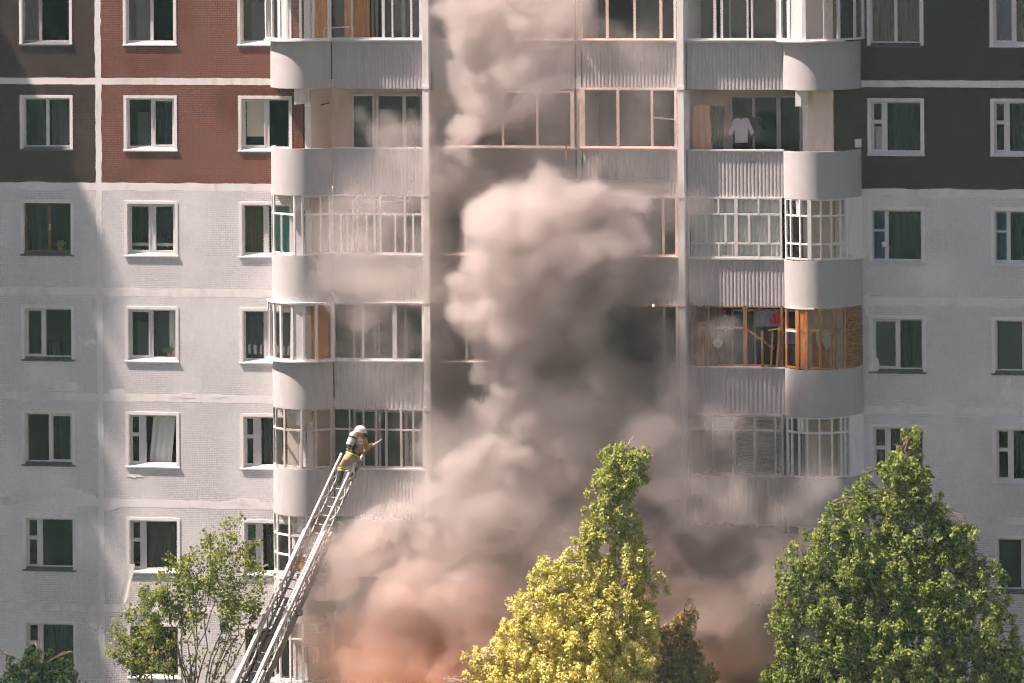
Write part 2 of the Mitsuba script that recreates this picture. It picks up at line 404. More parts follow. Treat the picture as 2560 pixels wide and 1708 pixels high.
for r in range(-4, 8):
    z0, z1 = band(r) + .085, band(r - 1) - .085
    z0, z1 = max(z0, .02), z1
    if z1 < .3: continue
    for name, x0, x1, cs in (('L', -20, -11.29, 'a'), ('M', -11.15, -5.60, 'bc'), ('R', 8.56, 20, 'de')):
        holes = []
        for c in cs:
            if (c, r) in spec:
                x, z = cols[c], row_z(r)
                holes.append((x, z, x + WW, z + WH))
                window(x, x + WW, z, z + WH, spec[c, r], wl.get((c, r)))
        if r < 2: m = {'L': 'left_shade_tile', 'M': 'brown_tile', 'R': 'right_shade_tile'}[name]  # outer panels take the shade-darkened copies of the brown tile
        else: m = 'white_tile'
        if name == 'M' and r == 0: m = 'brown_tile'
        panel_with_holes(x0, x1, z0, z1, holes, m)
        # the mortar band under this panel
        if band(r) > 0:
            facade(ragged(x0, x1, band(r), .088 if r < 1 else .10, 100 + r * 7 + ord(name), amp=.007 if r < 1 else .014), -.003, .25, 'plaster', f'{B}__mortar_band')
# upright joint on the left
zs = np.arange(0, 31.6, .15); jr = np.random.default_rng(8)
le = -11.29 - .012 + jr.normal(0, .010, len(zs)); ri = -11.15 + .012 + jr.normal(0, .010, len(zs))
facade(list(zip(le, zs)) + list(zip(ri[::-1], zs[::-1])), -.005, .26, 'plaster', f'{B}__mortar_band')
# patches of filler
for i, (px, py, rx, rz) in enumerate([(150, 885, .42, .13), (168, 1135, .62, .22), (275, 905, .28, .1), (210, 785, .16, .09), (310, 1092, .2, .05), (150, 1168, .35, .1),
        (430, 908, .3, .05), (560, 1150, .4, .07), (245, 1160, .3, .12), (210, 1420, .2, .2), (1990, 700, .13, .22), (2005, 845, .12, .3), (2080, 935, .3, .1), (2030, 560, .07, .07), 
        (2200, 690, .4, .1), (2310, 900, .15, .3), (2260, 945, .4, .11), (2195, 1240, .1, .09), (110, 1183, .5, .07), (500, 910, .2, .05)]):
    p = at(px, py)
    facade(blob(p[0], p[2], rx, rz, 300 + i), -.0062 - .0003 * (i % 7), .1, 'plaster', f'{B}__filler_patch')

# body of the building behind the panels
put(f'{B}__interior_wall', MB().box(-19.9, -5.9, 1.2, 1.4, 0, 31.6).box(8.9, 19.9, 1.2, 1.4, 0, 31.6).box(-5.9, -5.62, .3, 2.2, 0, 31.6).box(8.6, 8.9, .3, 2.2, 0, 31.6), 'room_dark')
put(f'{B}__roof', MB().box(-20.2, 20.2, -.1, 14, 31.75, 32.2), 'roof_grey')
put(f'{B}__end_wall', MB().box(-20.3, -20.0, 0, 14, 0, 31.75).box(20.0, 20.3, 0, 14, 0, 31.75).box(-20, 20, 13.7, 14, 0, 31.75), 'concrete')
fl = MB()
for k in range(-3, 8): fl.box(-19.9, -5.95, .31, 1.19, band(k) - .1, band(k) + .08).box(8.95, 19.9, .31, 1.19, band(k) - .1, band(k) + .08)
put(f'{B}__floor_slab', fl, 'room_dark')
for k in range(-3, 7):
    put(f'{B}__back_wall', MB().box(-5.6, -1.97, 1.2, 1.35, bbot(k), bbot(k - 1) - .002), 'beige_plaster' if k in (1, ) else 'back_shade')
    put(f'{B}__back_wall', MB().box(-1.965, 4.775, 1.2, 1.35, bbot(k), bbot(k - 1) - .002), 'back_shade')
    put(f'{B}__back_wall', MB().box(4.78, 8.55, 1.2, 1.35, bbot(k), bbot(k - 1) - .002), 'beige_plaster' if k in (1, ) else 'back_shade')


# ------------------------------------------------------------------ balconies
def bul(side, t, grow=0.0):
    """Plan point (X, Y) of the rounded balcony end; side -1 left stack, +1 right stack, or a number: the junction's X with its sign."""
    J, sg = side
    u = .78 + (1.07 + grow) * math.cos(t); d = (1.55 + grow) * math.sin(t)
    return J + sg * u, -d


TJ = math.acos(-.78 / 1.07)
L_, R_, O_ = (JL, -1), (JR, 1), (-17.15, 1)


def bulge_wall(side, z0, z1, key, m, rag=0):
    ts = np.linspace(0.02, TJ, 30)
    out = [bul(side, t) for t in ts]; inn = [bul(side, t, -.07) for t in ts]
    v, f = [], []
    r = np.random.default_rng(int(z0 * 100))
    n = len(ts)
    top = z1 + r.normal(0, .008, n) * rag
    for (a, b, t) in zip(out, inn, top):
        v += [(*a, z0), (*a, t), (*b, z0), (*b, t)]
    for i in range(n - 1):
        q = i * 4
        for (a, b) in ((0, 1), (3, 2), (1, 3), (2, 0)):
            f += [[q + a, q + b, q + 4 + b], [q + a, q + 4 + b, q + 4 + a]]
    f += [[0, 2, 3], [0, 3, 1]]; q = (n - 1) * 4; f += [[q, q + 1, q + 3], [q, q + 3, q + 2]]
    return put(key, (np.array(v), np.array(f)), m, 40)


def corrugated(x0, x1, d, z0, z1, key, m, pitch=.1, depth=.018):
    n = max(2, int(round((x1 - x0) / pitch))); p = (x1 - x0) / n
    pr = []
    for i in range(n):
        a = x0 + i * p
        pr += [(a, 0), (a + p * .38, 0), (a + p * .5, depth), (a + p * .88, depth)]
    pr.append((x1, 0))
    v = [(x, -d - e, z) for x, e in pr for z in (z0, z1)]
    f = []
    for i in range(len(pr) - 1):
        q = 2 * i; f += [[q, q + 2, q + 3], [q, q + 3, q + 1]]
    mb = MB().add(v, f)
    mb.box(x0, x1, -d + .004, -d + .03, z0, z1)
    return put(key, mb, m)


def glazing(k, pts, z0, z1, splits, fr, mw=.03, th=.05, skip=(), blank=None, opening=()):
    """Panes between plan points pts; splits: one list of inner transom heights (0..1) per bay; skip: bays without bars above; blank: {bay: material} solid panels."""
    blank = blank or {}
    for i, p in enumerate(pts):
        w = mw[i] if isinstance(mw, (list, tuple)) else mw
        if w <= 0: continue
        a = np.array(pts[max(0, i - 1)]); b = np.array(pts[min(len(pts) - 1, i + 1)])
        t = (b - a) / np.linalg.norm(b - a); nrm = np.array([t[1], -t[0]])
        c = [np.array(p) + t * s * w + nrm * e * th / 2 for s, e in ((-1, -1), (1, -1), (1, 1), (-1, 1))]
        v = [(*q, z) for q in c for z in (z0, z1)]
        put(f'{k}__mullion', MB().add(v, [[0, 2, 3], [0, 3, 1], [2, 4, 5], [2, 5, 3], [4, 6, 7], [4, 7, 5], [6, 0, 1], [6, 1, 7], [1, 3, 5], [1, 5, 7], [0, 4, 2], [0, 6, 4]]), fr)
    for i in range(len(pts) - 1):
        a, b = np.array(pts[i]), np.array(pts[i + 1])
        hs = [0.0] + list(splits[i] if i < len(splits) else ()) + [1.0]
        for h in hs:
            z = z0 + (z1 - z0) * h; z = min(max(z, z0 + .025), z1 - .025)
            put(f'{k}__transom', MB().bar((*a, z), (*b, z), th * .9, .05), fr)
        for j in range(len(hs) - 1):
            q0, q1 = z0 + (z1 - z0) * hs[j], z0 + (z1 - z0) * hs[j + 1]
            if (i, j) in opening: continue
            m = blank.get(i, 'glass')
            if m == 'glass': put(f'{k}__pane', MB().quad((*a, q0), (*b, q0), (*b, q1), (*a, q1)), 'glass')
            else:
                nn = np.array([(b - a)[1], -(b - a)[0]]); nn = nn / np.linalg.norm(nn) * .012
                put(f'{k}__panel', MB().add([(*(p + s * nn), z) for p in (a, b) for s in (-1, 1) for z in (q0, q1)], BOXF), m)


def flat_pts(xs, d): return [(ax(x, d), -d) for x in xs]


def balcony(stack, k, label=None, sheet='sheet_grey', pitch=.1, cap=True):
    key = new(f'{B}__balcony')
    if label: labels[key] = {'label': label}
    z0, z1 = bbot(k), btop(k)
    x0, x1 = {'L': (JL, -2.07), 'M1': (-1.86, 1.96), 'M2': (2.14, 4.66), 'R': (4.89, JR), 'O': (-19.6, -17.15)}[stack]
    corrugated(x0 + .012, x1 - .012, .99, z0, z1 - .03, f'{key}__front_panel', sheet, pitch)
    put(f'{key}__slab', MB().box(x0, x1, -.955, 1.19, z0 + .03, z0 + .19), 'concrete')
    if cap: put(f'{key}__rail', MB().box(x0 - .0, x1, -1.06, -.91, z1 - .03, z1 + .012), 'frame_white')
    side = {'L': L_, 'R': R_, 'O': O_}.get(stack)
    if side:
        bulge_wall(side, z0 + .015, z1 - .005, f'{key}__rounded_end', 'bulge_paint', rag=1)
        ts = np.linspace(.03, TJ, 18)
        pl = [bul(side, t, -.09) for t in ts]
        pl += [(side[0], .0), (side[0] + side[1] * 1.8, -.002)]
        put(f'{key}__slab', MB().prism(pl, z0 + .034, z0 + .186), 'concrete')
        xb = {'L': (-5.45, -5.30), 'R': (7.80, 7.95), 'O': (-16.8, -16.65)}[stack]
        zt = z0 + .01
        zb = bbot(k + 1)
        # partition: a beam end under the slab, a recessed wall edge below it
        put(f'{key}__beam_end', MB().box(xb[0] + .0, xb[1] + .0, -1.42, -.40, zt - .41, zt), 'plaster')
        put(f'{key}__partition', MB().extr([(.3, zb + .2), (-.38, zb + .2), (-.38, zt - .52), (-.42, zt - .43), (-.42, zt - .412), (.3, zt - .412)], lambda a, b, e: (e, a, b), xb[0], xb[1]), 'plaster')
        if stack == 'L':
            put(f'{key}__side_wall', MB().prism([(xb[1] - .003, -.36), (xb[1] + .02, -.36), (-5.14, 1.19), (-5.4, 1.19)], zb + .2, zt), 'beige_plaster')
        if stack == 'R':
            put(f'{key}__side_wall', MB().prism([(xb[1] - .003, -.36), (xb[1] + .12, -.34), (8.40, -.10), (8.54, -.02), (8.54, .25), (xb[0] + .01, .25)], zb + .2, zt), 'beige_plaster')
    return key


GB = lambda side, lst, g=-.04: [bul(side, math.radians(t), g) for t in lst]


def fill(k, key): return bbot(k - 1) - .0, btop(k)


BL = {}
for k in range(-3, 8):
    if bbot(k) < -1: continue
    for st in ('L', 'M1', 'M2', 'R', 'O'):
        if k < (-3 if st == 'R' else -1): continue
        lab = None
        BL[st, k] = balcony(st, k, lab, sheet='sheet_lilac' if (st, k) in (('L', 0), ('R', 2), ('L', 1), ('R', 3)) else 'sheet_grey', pitch=.095 if k != 3 else .12)
for kk, t in {('L', 1): 'open balcony without glazing on the left', ('R', 1): 'open balcony with laundry on the right', ('R', 3): 'balcony glazed with orange wooden frames', ('R', 2): 'balcony with a dense white lattice of panes',
              ('L', 3): 'balcony glazed with wide white plastic windows', ('L', 0): 'glazed balcony with tan wooden lining'}.items(): labels[BL[kk]] = {'label': t}


def gz(st, k): return BL[st, k], btop(k) + .012, bbot(k - 1) + .03


# left stack -----------------------------------------------------------------
def outer(side, lst, g): return [bul(side, math.radians(t), g) for t in lst]


key, z0, z1 = gz('L', 0)
pts = outer(L_, (28, 52, 66, 78, 96, 112, 132), .10)
put(f'{key}__sill', MB().prism(outer(L_, range(24, 137, 6), .17) + outer(L_, range(136, 20, -6), -.1), z0 - .01, z0 + .03), 'sill_white')
glazing(key, pts, z0 + .03, z1, [[]] * 6, 'frame_white', [.05, .03, .05, .03, .03, .03, .04], .06, blank={2: 'frame_white'})
glazing(key, flat_pts((762, 812, 884, 905, 948, 969), 1.04), z0 + .03, z1, [[]] * 5, 'frame_white', [.03, .012, .035, .02, .025, .03], .06, opening={(1, 0)})
put(f'{key}__sill', MB().box(JL, -2.06, -1.17, -.92, z0 + .005, z0 + .035), 'sill_white')
put(f'{key}__lining', MB().box(-5.28, -4.75, -.35, -.30, z0, z1), 'wood_panel')
put(f'{key}__lining', MB().box(-4.4, -3.72, -.2, -.14, z0, z1), 'wood_panel')
put(f'{key}__open_sash', MB().bar((-4.75, -1.0, z0 + .32), (-3.97, -1.0, z0 + .36), .03, .03).bar((-4.75, -1.0, z0 + .02), (-4.75, -1.0, z0 + .32), .03, .03, (0, 1, 0)).bar((-3.97, -1.0, z0 + .02), (-3.97, -1.0, z0 + .36), .03, .03, (0, 1, 0)), 'frame_white')

key, z0, z1 = gz('L', 2)
zb = [.67]
glazing(key, outer(L_, (24, 38, 84), -.03), z0, z1, [zb, zb], 'frame_white', .025, .05)
p = outer(L_, (60,), -.03)[0]
put(f'{key}__mullion', MB().box(p[0] - .025, p[0] + .025, p[1] - .025, p[1] + .025, z0 + .03, z0 + (z1 - z0) * .66), 'frame_white')
glazing(key, outer(L_, (96, 121, 134), -.03), z0, z1, [zb, zb], 'frame_white', .02, .05)
glazing(key, flat_pts((764, 821, 874, 930, 970), .98), z0, z1, [zb] * 4, 'frame_white', .022, .05)
for x in (783, 793 + 5, 842, 851 + 10, 908, 940 + 9):
    p = flat_pts((x,), .98)[0]
    put(f'{key}__mullion', MB().box(p[0] - .02, p[0] + .02, p[1] - .025, p[1] + .025, z0 + .03, z0 + (z1 - z0) * .66), 'frame_white')
put(f'{key}__curtain_rod', MB().bar((-5.2, -.9, z1 - .1), (-4.6, -.9, z1 - .1), .02, .02), 'frame_white')

key, z0, z1 = gz('L', 3)
put(f'{key}__sill', MB().prism(outer(L_, range(20, 137, 6), .16) + outer(L_, range(136, 16, -6), -.1), z0 - .01, z0 + .03), 'sill_white')
glazing(key, outer(L_, (22, 36, 50, 64, 82, 98, 113, 134), .08), z0 + .03, z1 - .04, [[]] * 7, 'frame_white', [.03, .025, .03, .03, .03, .03, .035, .035], .06, blank={4: 'frame_white'})
put(f'{key}__sill', MB().prism(outer(L_, range(18, 137, 6), .14) + outer(L_, range(136, 16, -6), -.1), z1 - .05, z1 - .01), 'sill_white')
glazing(key, flat_pts((763, 832, 905, 970), 1.04), z0 + .03, z1 - .04, [[]] * 3, 'frame_white', [.06, .03, .055, .03], .06)
put(f'{key}__sill', MB().box(JL, -2.06, -1.18, -.92, z0 + .005, z0 + .035).box(JL, -2.06, -1.12, -.97, z1 - .042, z1 - .02), 'sill_white')
put(f'{key}__lining', MB().box(-5.66, -5.46, -.9, -.85, z0, z1), 'wood_panel')
put(f'{key}__lining', MB().box(-5.25, -4.8, -.62, -.58, z0, z1), 'wood_panel')

key, z0, z1 = gz('L', 4)
zb = [.64]
glazing(key, outer(L_, (24, 42, 64, 92, 112, 134), -.03), z0, z1, [zb] * 5, 'frame_old', [.025, .02, .03, .03, .022, .02], .05)
glazing(key, flat_pts((764, 800, 832, 862, 884, 918, 946, 970), .98), z0, z1, [zb] * 7, 'frame_old', [.025, .018, .018, .018, .03, .03, .018, .025], .05)
put(f'{key}__lining', MB().box(-5.9, -5.6, -.7, -.66, z0, z1 - .3), 'cloth_cream')

key, z0, z1 = gz('L', 5)
zb = [.33, .66]
glazing(key, outer(L_, (24, 44, 72, 98, 134), -.03), z0, z1, [zb] * 4, 'frame_white', [.03, .03, .025, .02, .02], .05)
glazing(key, flat_pts((764, 830, 900, 970), .98), z0, z1, [zb] * 3, 'frame_old', .02, .05)
put(f'{key}__lining', MB().box(-5.9, -5.0, -.5, -.46, z0, z0 + .55), 'wood_panel')
key, z0, z1 = gz('L', 6)
glazing(key, outer(L_, (24, 50, 72, 92, 112, 134), -.03), z0, z1, [[.72]] * 5, 'frame_white', .028, .05)
glazing(key, flat_pts((764, 830, 900, 970), .98), z0, z1, [[.72]] * 3, 'frame_old', .02, .05)

# middle stacks ----------------------------------------------------------------
for k in range(0, 7):
    key, z0, z1 = gz('M2', k)
    xs, w = {0: ((1336, 1398, 1461, 1521, 1553), [.06, .035, .03, .035, .03]), 1: ((1339, 1400, 1445 + 38, 1553), [.06, .0, .035, .03])}.get(k, ((1337, 1420, 1523, 1553), [.04, .03, .03, .03]))
    if k == 1: xs, w = (1339, 1421, 1499, 1553), [.07, .035, .03, .03]
    glazing(key, flat_pts(xs, 1.02), z0 + .02, z1, [[]] * (len(xs) - 1), 'frame_cream', w, .06, opening={(1, 0)} if k in (0, 1) else ())
    put(f'{key}__sill', MB().box(2.12, 4.67, -1.15, -.92, z0 + .002, z0 + .03), 'frame_cream')
    key, z0, z1 = gz('M1', k)
    glazing(key, flat_pts((992, 1070, 1157, 1236, 1316), 1.02), z0 + .02, z1 - .07, [[]] * 4, 'frame_cream' if k < 3 else 'frame_old', [.05, .03, .03, .03, .05], .06, opening={(2, 0)} if k == 1 else ())
    put(f'{key}__sill', MB().box(-1.87, 1.99, -1.15, -.92, z0 + .002, z0 + .03), 'frame_cream')
key, z0, z1 = gz('M2', 1)
put(f'{key}__open_sash', MB().bar((4.02, -1.2, z0 + .82), (4.62, -1.05, z0 + .76), .03, .03).bar((4.02, -1.2, z0 + .05), (4.02, -1.2, z0 + .82), .03, .03, (0, 1, 0)), 'frame_cream')
for name, (x0, x1, d) in dict(fin_a=(-2.055, -1.885, 1.25), fin_b=(1.985, 2.11, 1.0), fin_c=(4.69, 4.86, 1.25)).items():
    for k in range(-3, 8):
        put(f'{B}__fin_wall', MB().box(x0, x1, -d, 1.19, bbot(k) + .012, bbot(k - 1) - .006).box(x0 - .012, x1 + .012, -d - .015, -d + .1, bbot(k) - .006 + .012, bbot(k) + .10), 'plaster' if name != 'fin_b' else 'concrete')

# right stack -------------------------------------------------------------------
key, z0, z1 = gz('R', 0)
glazing(key, flat_pts((1577, 1645, 1661, 1720, 1730, 1792), 1.04), z0 + .03, z1, [[]] * 5, 'frame_white', [.05, .035, .03, .022, .022, .07], .06, opening={(1, 0), (3, 0)})
put(f'{key}__sill', MB().box(4.87, JR, -1.17, -.92, z0 + .005, z0 + .035), 'sill_white')
glazing(key, outer(R_, (134, 118, 96, 70, 52, 26, 4), .08), z0 + .03, z1, [[]] * 6, 'frame_white', [.04, .05, .05, .035, .04, .03, .03], .06, blank={1: 'frame_white'})
put(f'{key}__sill', MB().prism(outer(R_, range(136, 44, -6), .2) + outer(R_, range(46, 138, 6), -.1), z0 - .01, z0 + .03), 'sill_white')
key, z0, z1 = gz('R', 2)
glazing(key, flat_pts((1581, 1612, 1634, 1662, 1690, 1717, 1750, 1768, 1793), 1.02), z0, z1, [[.24, .72], [.24, .72], [.24, .72], [.24, .72], [.24, .72], [.24, .72], [.24, .72], [.24, .72]], 'frame_white', [.03, .0, .0, .0, .045, .0, .0, .0, .03], .05)
for x0, x1, h in ((1646, 1646, (0, 1)), (1745, 1745, (0, 1))): pass
for x, h0, h1 in ((1622, .24, .72), (1666, .24, .72), (1720, .24, .72), (1766, .24, .72), (1650, .72, 1), (1742, .72, 1), (1650, 0, .24), (1742, 0, .24)):
    q = ax(x, 1.02); w = .03 if h0 == .24 else .02
    put(f'{key}__mullion', MB().box(q - w, q + w, -1.047, -.993, z0 + (z1 - z0) * h0, z0 + (z1 - z0) * h1), 'frame_white')
glazing(key, outer(R_, (133, 122, 106, 92, 76, 62, 49, 40), -.03), z0, z1, [[.26, .72]] * 7, 'frame_white', [.03, .02, .02, .05, .025, .022, .022, .022], .05)
put(f'{key}__rounded_wall', MB().prism(outer(R_, range(40, -1, -5), -.0) + outer(R_, range(0, 41, 5), -.1), z0 - .02, z1), 'plaster')
put(f'{key}__ledge', MB().prism(outer(R_, range(36, -1, -6), .08) + outer(R_, range(0, 37, 6), -.05), z0 - .03, z0 + .09), 'plaster')
wavy(4.95, 7.3, -.9, z0 + .02, z1 - .04, 14, .03, 'cloth_pale', f'{key}__curtain', seed=3)
key, z0, z1 = gz('R', 3)
glazing(key, flat_pts((1588, 1626, 1709, 1793), .98), z0, z1, [[.63], [.63], []], 'wood_brown', [.03, .025, .05, .035], .06, opening={(2, 0), (1, 1), (0, 1)})
put(f'{key}__broken_bar', MB().bar((ax(1712), -1.08, z0 + .98), (ax(1775), -1.05, z0 + .47), .03, .045), 'wood_brown')
put(f'{key}__broken_bar', MB().bar((ax(1716), -1.0, z1 - .12), (ax(1772), -.95, z1 - .02), .02, .02), 'wood_brown')
put(f'{key}__mullion', MB().box(ax(1749) - .03, ax(1749) + .03, -1.11, -1.05, z0, z0 + .93), 'wood_brown')
put(f'{key}__mullion', MB().bar((ax(1768), -1.06, z0), (ax(1773), -1.06, z0 + .9), .04, .05, (0, 1, 0)), 'wood_brown')
put(f'{key}__mullion', MB().bar((ax(1781), -1.02, z0), (ax(1787), -1.02, z0 + .95), .05, .06, (0, 1, 0)), 'wood_orange')
put(f'{key}__transom', MB().bar((ax(1764), -1.08, z0 + .94), (ax(1793), -1.08, z0 + 1.0), .03, .03), 'wood_orange')
glazing(key, outer(R_, (133, 111, 97, 78, 60, 43), -.02), z0, z1, [[.63]] * 5, 'wood_orange', [.03, .06, .035, .03, .035, .03], .06, blank={1: 'wood_orange'}, opening={(0, 1)})
put(f'{key}__transom', MB().bar((*bul(R_, math.radians(132), 0), z0 + .955), (*bul(R_, math.radians(112), 0), z0 + .955), .04, .05), 'frame_white')
n = 17
for i in range(n):   # board siding round the end
    a, b = z0 + (z1 - z0) * i / n + .004, z0 + (z1 - z0) * (i + 1) / n - .004
    w = rng.uniform(-.012, .012)
    put(f'{key}__plank', MB().prism(outer(R_, (41, 32, 22, 12, 3), .0 + w) + outer(R_, (3, 12, 22, 32, 41), -.05), a, b), 'plank_wood')
put(f'{key}__lining', MB().box(8.05, 8.5, -.62, -.58, z0 - .1, z0 + .9), 'wood_orange')
put(f'{key}__lining', MB().box(5.0, 5.62, .2, .26, z0 - .9, z1), 'wood_brown')
put(f'{key}__tin_flashing', MB().prism(outer(R_, range(134, 84, -6), .03) + outer(R_, range(86, 136, 6), -.06), z1 - .035, z1 - .005), 'frame_white')
key, z0, z1 = gz('R', 4)
glazing(key, flat_pts((1634, 1683, 1729, 1777, 1793), 1.02), z0, z1, [[.74]] * 4, 'frame_old', .022, .05)
glazing(key, flat_pts((1580, 1634), 1.02), z0, z1, [[.74]], 'frame_old', .022, .05)
glazing(key, outer(R_, (133, 123, 110, 97, 80, 63, 50, 43, 36), -.03), z0, z1, [[.74]] * 8, 'frame_white', .022, .05)
put(f'{key}__rounded_wall', MB().prism(outer(R_, range(36, -1, -6), .0) + outer(R_, range(0, 37, 6), -.1), z0 - .02, z1), 'plaster')
for i in range(16):
    z = z0 + .12 + i * .09
    if z < z1 - .05: put(f'{key}__blind_slat', MB().bar((ax(1690), -1.0, z), (ax(1790), -1.0, z + rng.uniform(-.01, .01)), .05, .012), 'cloth_slate')
for k in (5, 6):
    key, z0, z1 = gz('R', k)
    xs = (1580, 1699, 1747, 1793) if k == 5 else (1634, 1690, 1737, 1785)
    glazing(key, flat_pts(xs, 1.02), z0, z1 - (.25 if k == 5 else 0), [[]] * 3 if k == 5 else [[.5]] * 3, 'frame_old' if k == 6 else 'frame_brown', .02, .05)
    glazing(key, outer(R_, (133, 110, 88, 66, 43), -.03), z0, z1, [[.5]] * 4, 'frame_white', .022, .05)

# windows and doors at the back of the two stacks
for st, x0s in (('L', ((815, 858, 1), (872, 930, 0), (932, 968, 0))), ('R', ((1683, 1730, 0), (1735, 1785, 0), (1795, 1838, 1)))):
    for k in range(0, 7):
        for i, (p0, p1, door) in enumerate(x0s):
            a, b = ax(p0, -1.15), ax(p1, -1.15)
            zt = bbot(k - 1) - .30; zb = bbot(k) + (.25 if door else 1.0)
            w = new(f'{B}__window')
            fr = MB(); o = .06
            for t in ((a - o, a, zb - o, zt + o), (b, b + o, zb - o, zt + o), (a, b, zt, zt + o), (a, b, zb - o, zb)): fr.box(t[0], t[1], 1.10, 1.199, t[2], t[3])
            put(f'{w}__frame', fr, 'frame_white')
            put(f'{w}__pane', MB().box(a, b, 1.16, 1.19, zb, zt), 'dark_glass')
put(f'{B}__ledge', MB().bar((-5.2, .35, 19.98), (-5.16, 1.1, 20.0), .02, .03), 'ladder_dark')

# ------------------------------------------------------------------ things on the balconies and windows
def hung_cloth(name, x0, x1, d, z0, z1, m, label, cat, group=None, lean=0.0, hem=.0, folds=3, amp=.03, seed=1):
    r = np.random.default_rng(seed); n, h = folds * 8, 10
    v = []
    for i in range(h + 1):
        q = i / h
        for j in range(n + 1):
            s = j / n
            off = amp * math.sin(s * folds * 6.283 + seed + q) * (.3 + .7 * q)
            v.append((x0 + (x1 - x0) * (s + .06 * math.sin(q * 5 + s * 3 + seed)) + lean * q, -d + off, z1 + (z0 - z1) * q * (1 + hem * math.sin(s * 7 + seed))))
    w = n + 1; f = []
    for i in range(h):
        for j in range(n):
            a = i * w + j; f += [[a, a + w, a + w + 1], [a, a + w + 1, a + 1]]
    f = np.array(f); v = np.array(v); back = v + np.array([0, .012, 0]); f2 = f[:, ::-1] + len(v)
    k = put(name, (np.vstack([v, back]), np.vstack([f, f2])), m, True)
    tag(k, label, cat, group)


def shirt(name, x, d, ztop, s, m, label):
    o = [(-.19, 0), (-.08, .03), (0, -.03), (.08, .03), (.19, 0), (.34, -.36), (.26, -.42), (.17, -.22), (.155, -.62), (-.16, -.62), (-.17, -.22), (-.25, -.44), (-.34, -.38)]
    mb = MB().extr([(x + a * s, ztop + b * s) for a, b in o], lambda a, b, e: (a, -d + e + .03 * math.sin(a * 18), b), 0, .05)
    k = put(name, mb, m, 30); tag(k, label, 'shirt')


zr = btop(1)
shirt('hanging_shirt', ax(1703, .6), .6, zr + .78, 1.0, 'cloth_lilac', 'pale lilac shirt hanging on the open right balcony above its railing')
shirt('hanging_shirt', ax(1735, .3), .3, zr + .80, .8, 'cloth_slate', 'dark slate shirt hanging beside the pale lilac one on the balcony')
hung_cloth('hanging_blanket', ax(1592, .5), ax(1632, .5), .5, zr - .3, zr + 1.12, 'cloth_peach', 'peach pink blanket hanging at the left end of the open right balcony', 'blanket', seed=2)
hung_cloth('hanging_towel', ax(1636, .4), ax(1664, .4), .4, zr - .2, zr + 1.1, 'cloth_grey', 'grey towel hanging between the peach blanket and the shirts', 'towel', seed=4)
zr = btop(3)
hung_cloth('hanging_sheet', ax(1732, .5), ax(1786, .5), .5, zr + 1.0, zr + 1.42, 'cloth_lilac', 'folded grey sheet hanging under the ceiling of the wood framed balcony', 'sheet', seed=6, amp=.05)
hung_cloth('red_cloth', ax(1768, .75), ax(1798, .75), .75, zr + 1.1, zr + 1.36, 'cloth_red', 'red cloth hanging in the wood framed balcony', 'cloth', seed=7, amp=.02)
hung_cloth('blue_cloth', ax(1792, .9), ax(1826, .9), .9, zr + .60, zr + .96, 'cloth_navy', 'blue cloth behind the wooden post of the balcony', 'cloth', seed=8, amp=.02)
hung_cloth('pale_sheet', ax(1873, .7), ax(1905, .7), .7, zr + .55, zr + .93, 'cloth_cream', 'cream sheet hanging behind the panes of the rounded wood framed end', 'sheet', seed=9, amp=.03, hem=.3)
p = at(1648, 787, .95)
k = 'wall_rosette'
rs = MB()
for i in range(10):
    a = i * .6283
    c, s = math.cos(a), math.sin(a)
    rs.bar((p[0] + .04 * c, -.95, p[2] + .04 * s), (p[0] + .125 * c, -.95, p[2] + .125 * s), .045, .012, (0, 1, 0))
put(f'{k}__petal', rs, 'cloth_pale')
put(f'{k}__hub', MB().tube([(p[0], -.96, p[2]), (p[0], -.94, p[2])], [.03, .03], 12), 'cloth_pale')
tag(k, 'round white rosette hanging against the wooden wall in the smoky balcony', 'rosette')
k = put('cupboard', MB().box(5.05, 5.6, -.9, -.45, bbot(3) + .19, btop(3) + 1.1).box(5.03, 5.62, -.915, -.43, btop(3) + 1.1, btop(3) + 1.13).box(5.31, 5.325, -.912, -.9, bbot(3) + .3, btop(3) + 1.0), 'wood_brown')
tag(k, 'reddish brown wooden cupboard standing in the smoky wood framed balcony', 'cupboard')
# air conditioner on the parapet in the smoke
p = at(1626, 1112, 1.2)
k = 'air_conditioner'
put(f'{k}__case', trimesh.creation.box([.72, .28, .5], T_ := trimesh.transformations.translation_matrix([p[0], -1.28, p[2]])), 'frame_old')
mb = MB()
for i in range(4):
    r = .06 + .045 * i
    an = np.linspace(0, 6.2832, 25); mb.tube([(p[0] - .1 + r * math.cos(a), -1.435, p[2] + r * math.sin(a)) for a in an], .008, 5, False)
put(f'{k}__fan_grille', mb, 'ladder_steel')
put(f'{k}__bracket', MB().box(p[0] - .3, p[0] - .26, -1.42, -1.1, p[2] - .29, p[2] - .25).box(p[0] + .26, p[0] + .3, -1.42, -1.1, p[2] - .29, p[2] - .25), 'ladder_steel')
tag(k, 'air conditioner unit fixed to the parapet, half lost in the brown smoke', 'air conditioner')
# cloth hanging out of a left window
p = at(292, 1295, .05)
hung_cloth('window_cloth', p[0] - .02, p[0] + .22, .12, p[2] - .95, p[2] + .02, 'cloth_pale', 'grey white cloth hanging down from the left corner of a window sill', 'cloth', lean=-.14, folds=1, amp=.008, seed=11, hem=.1)
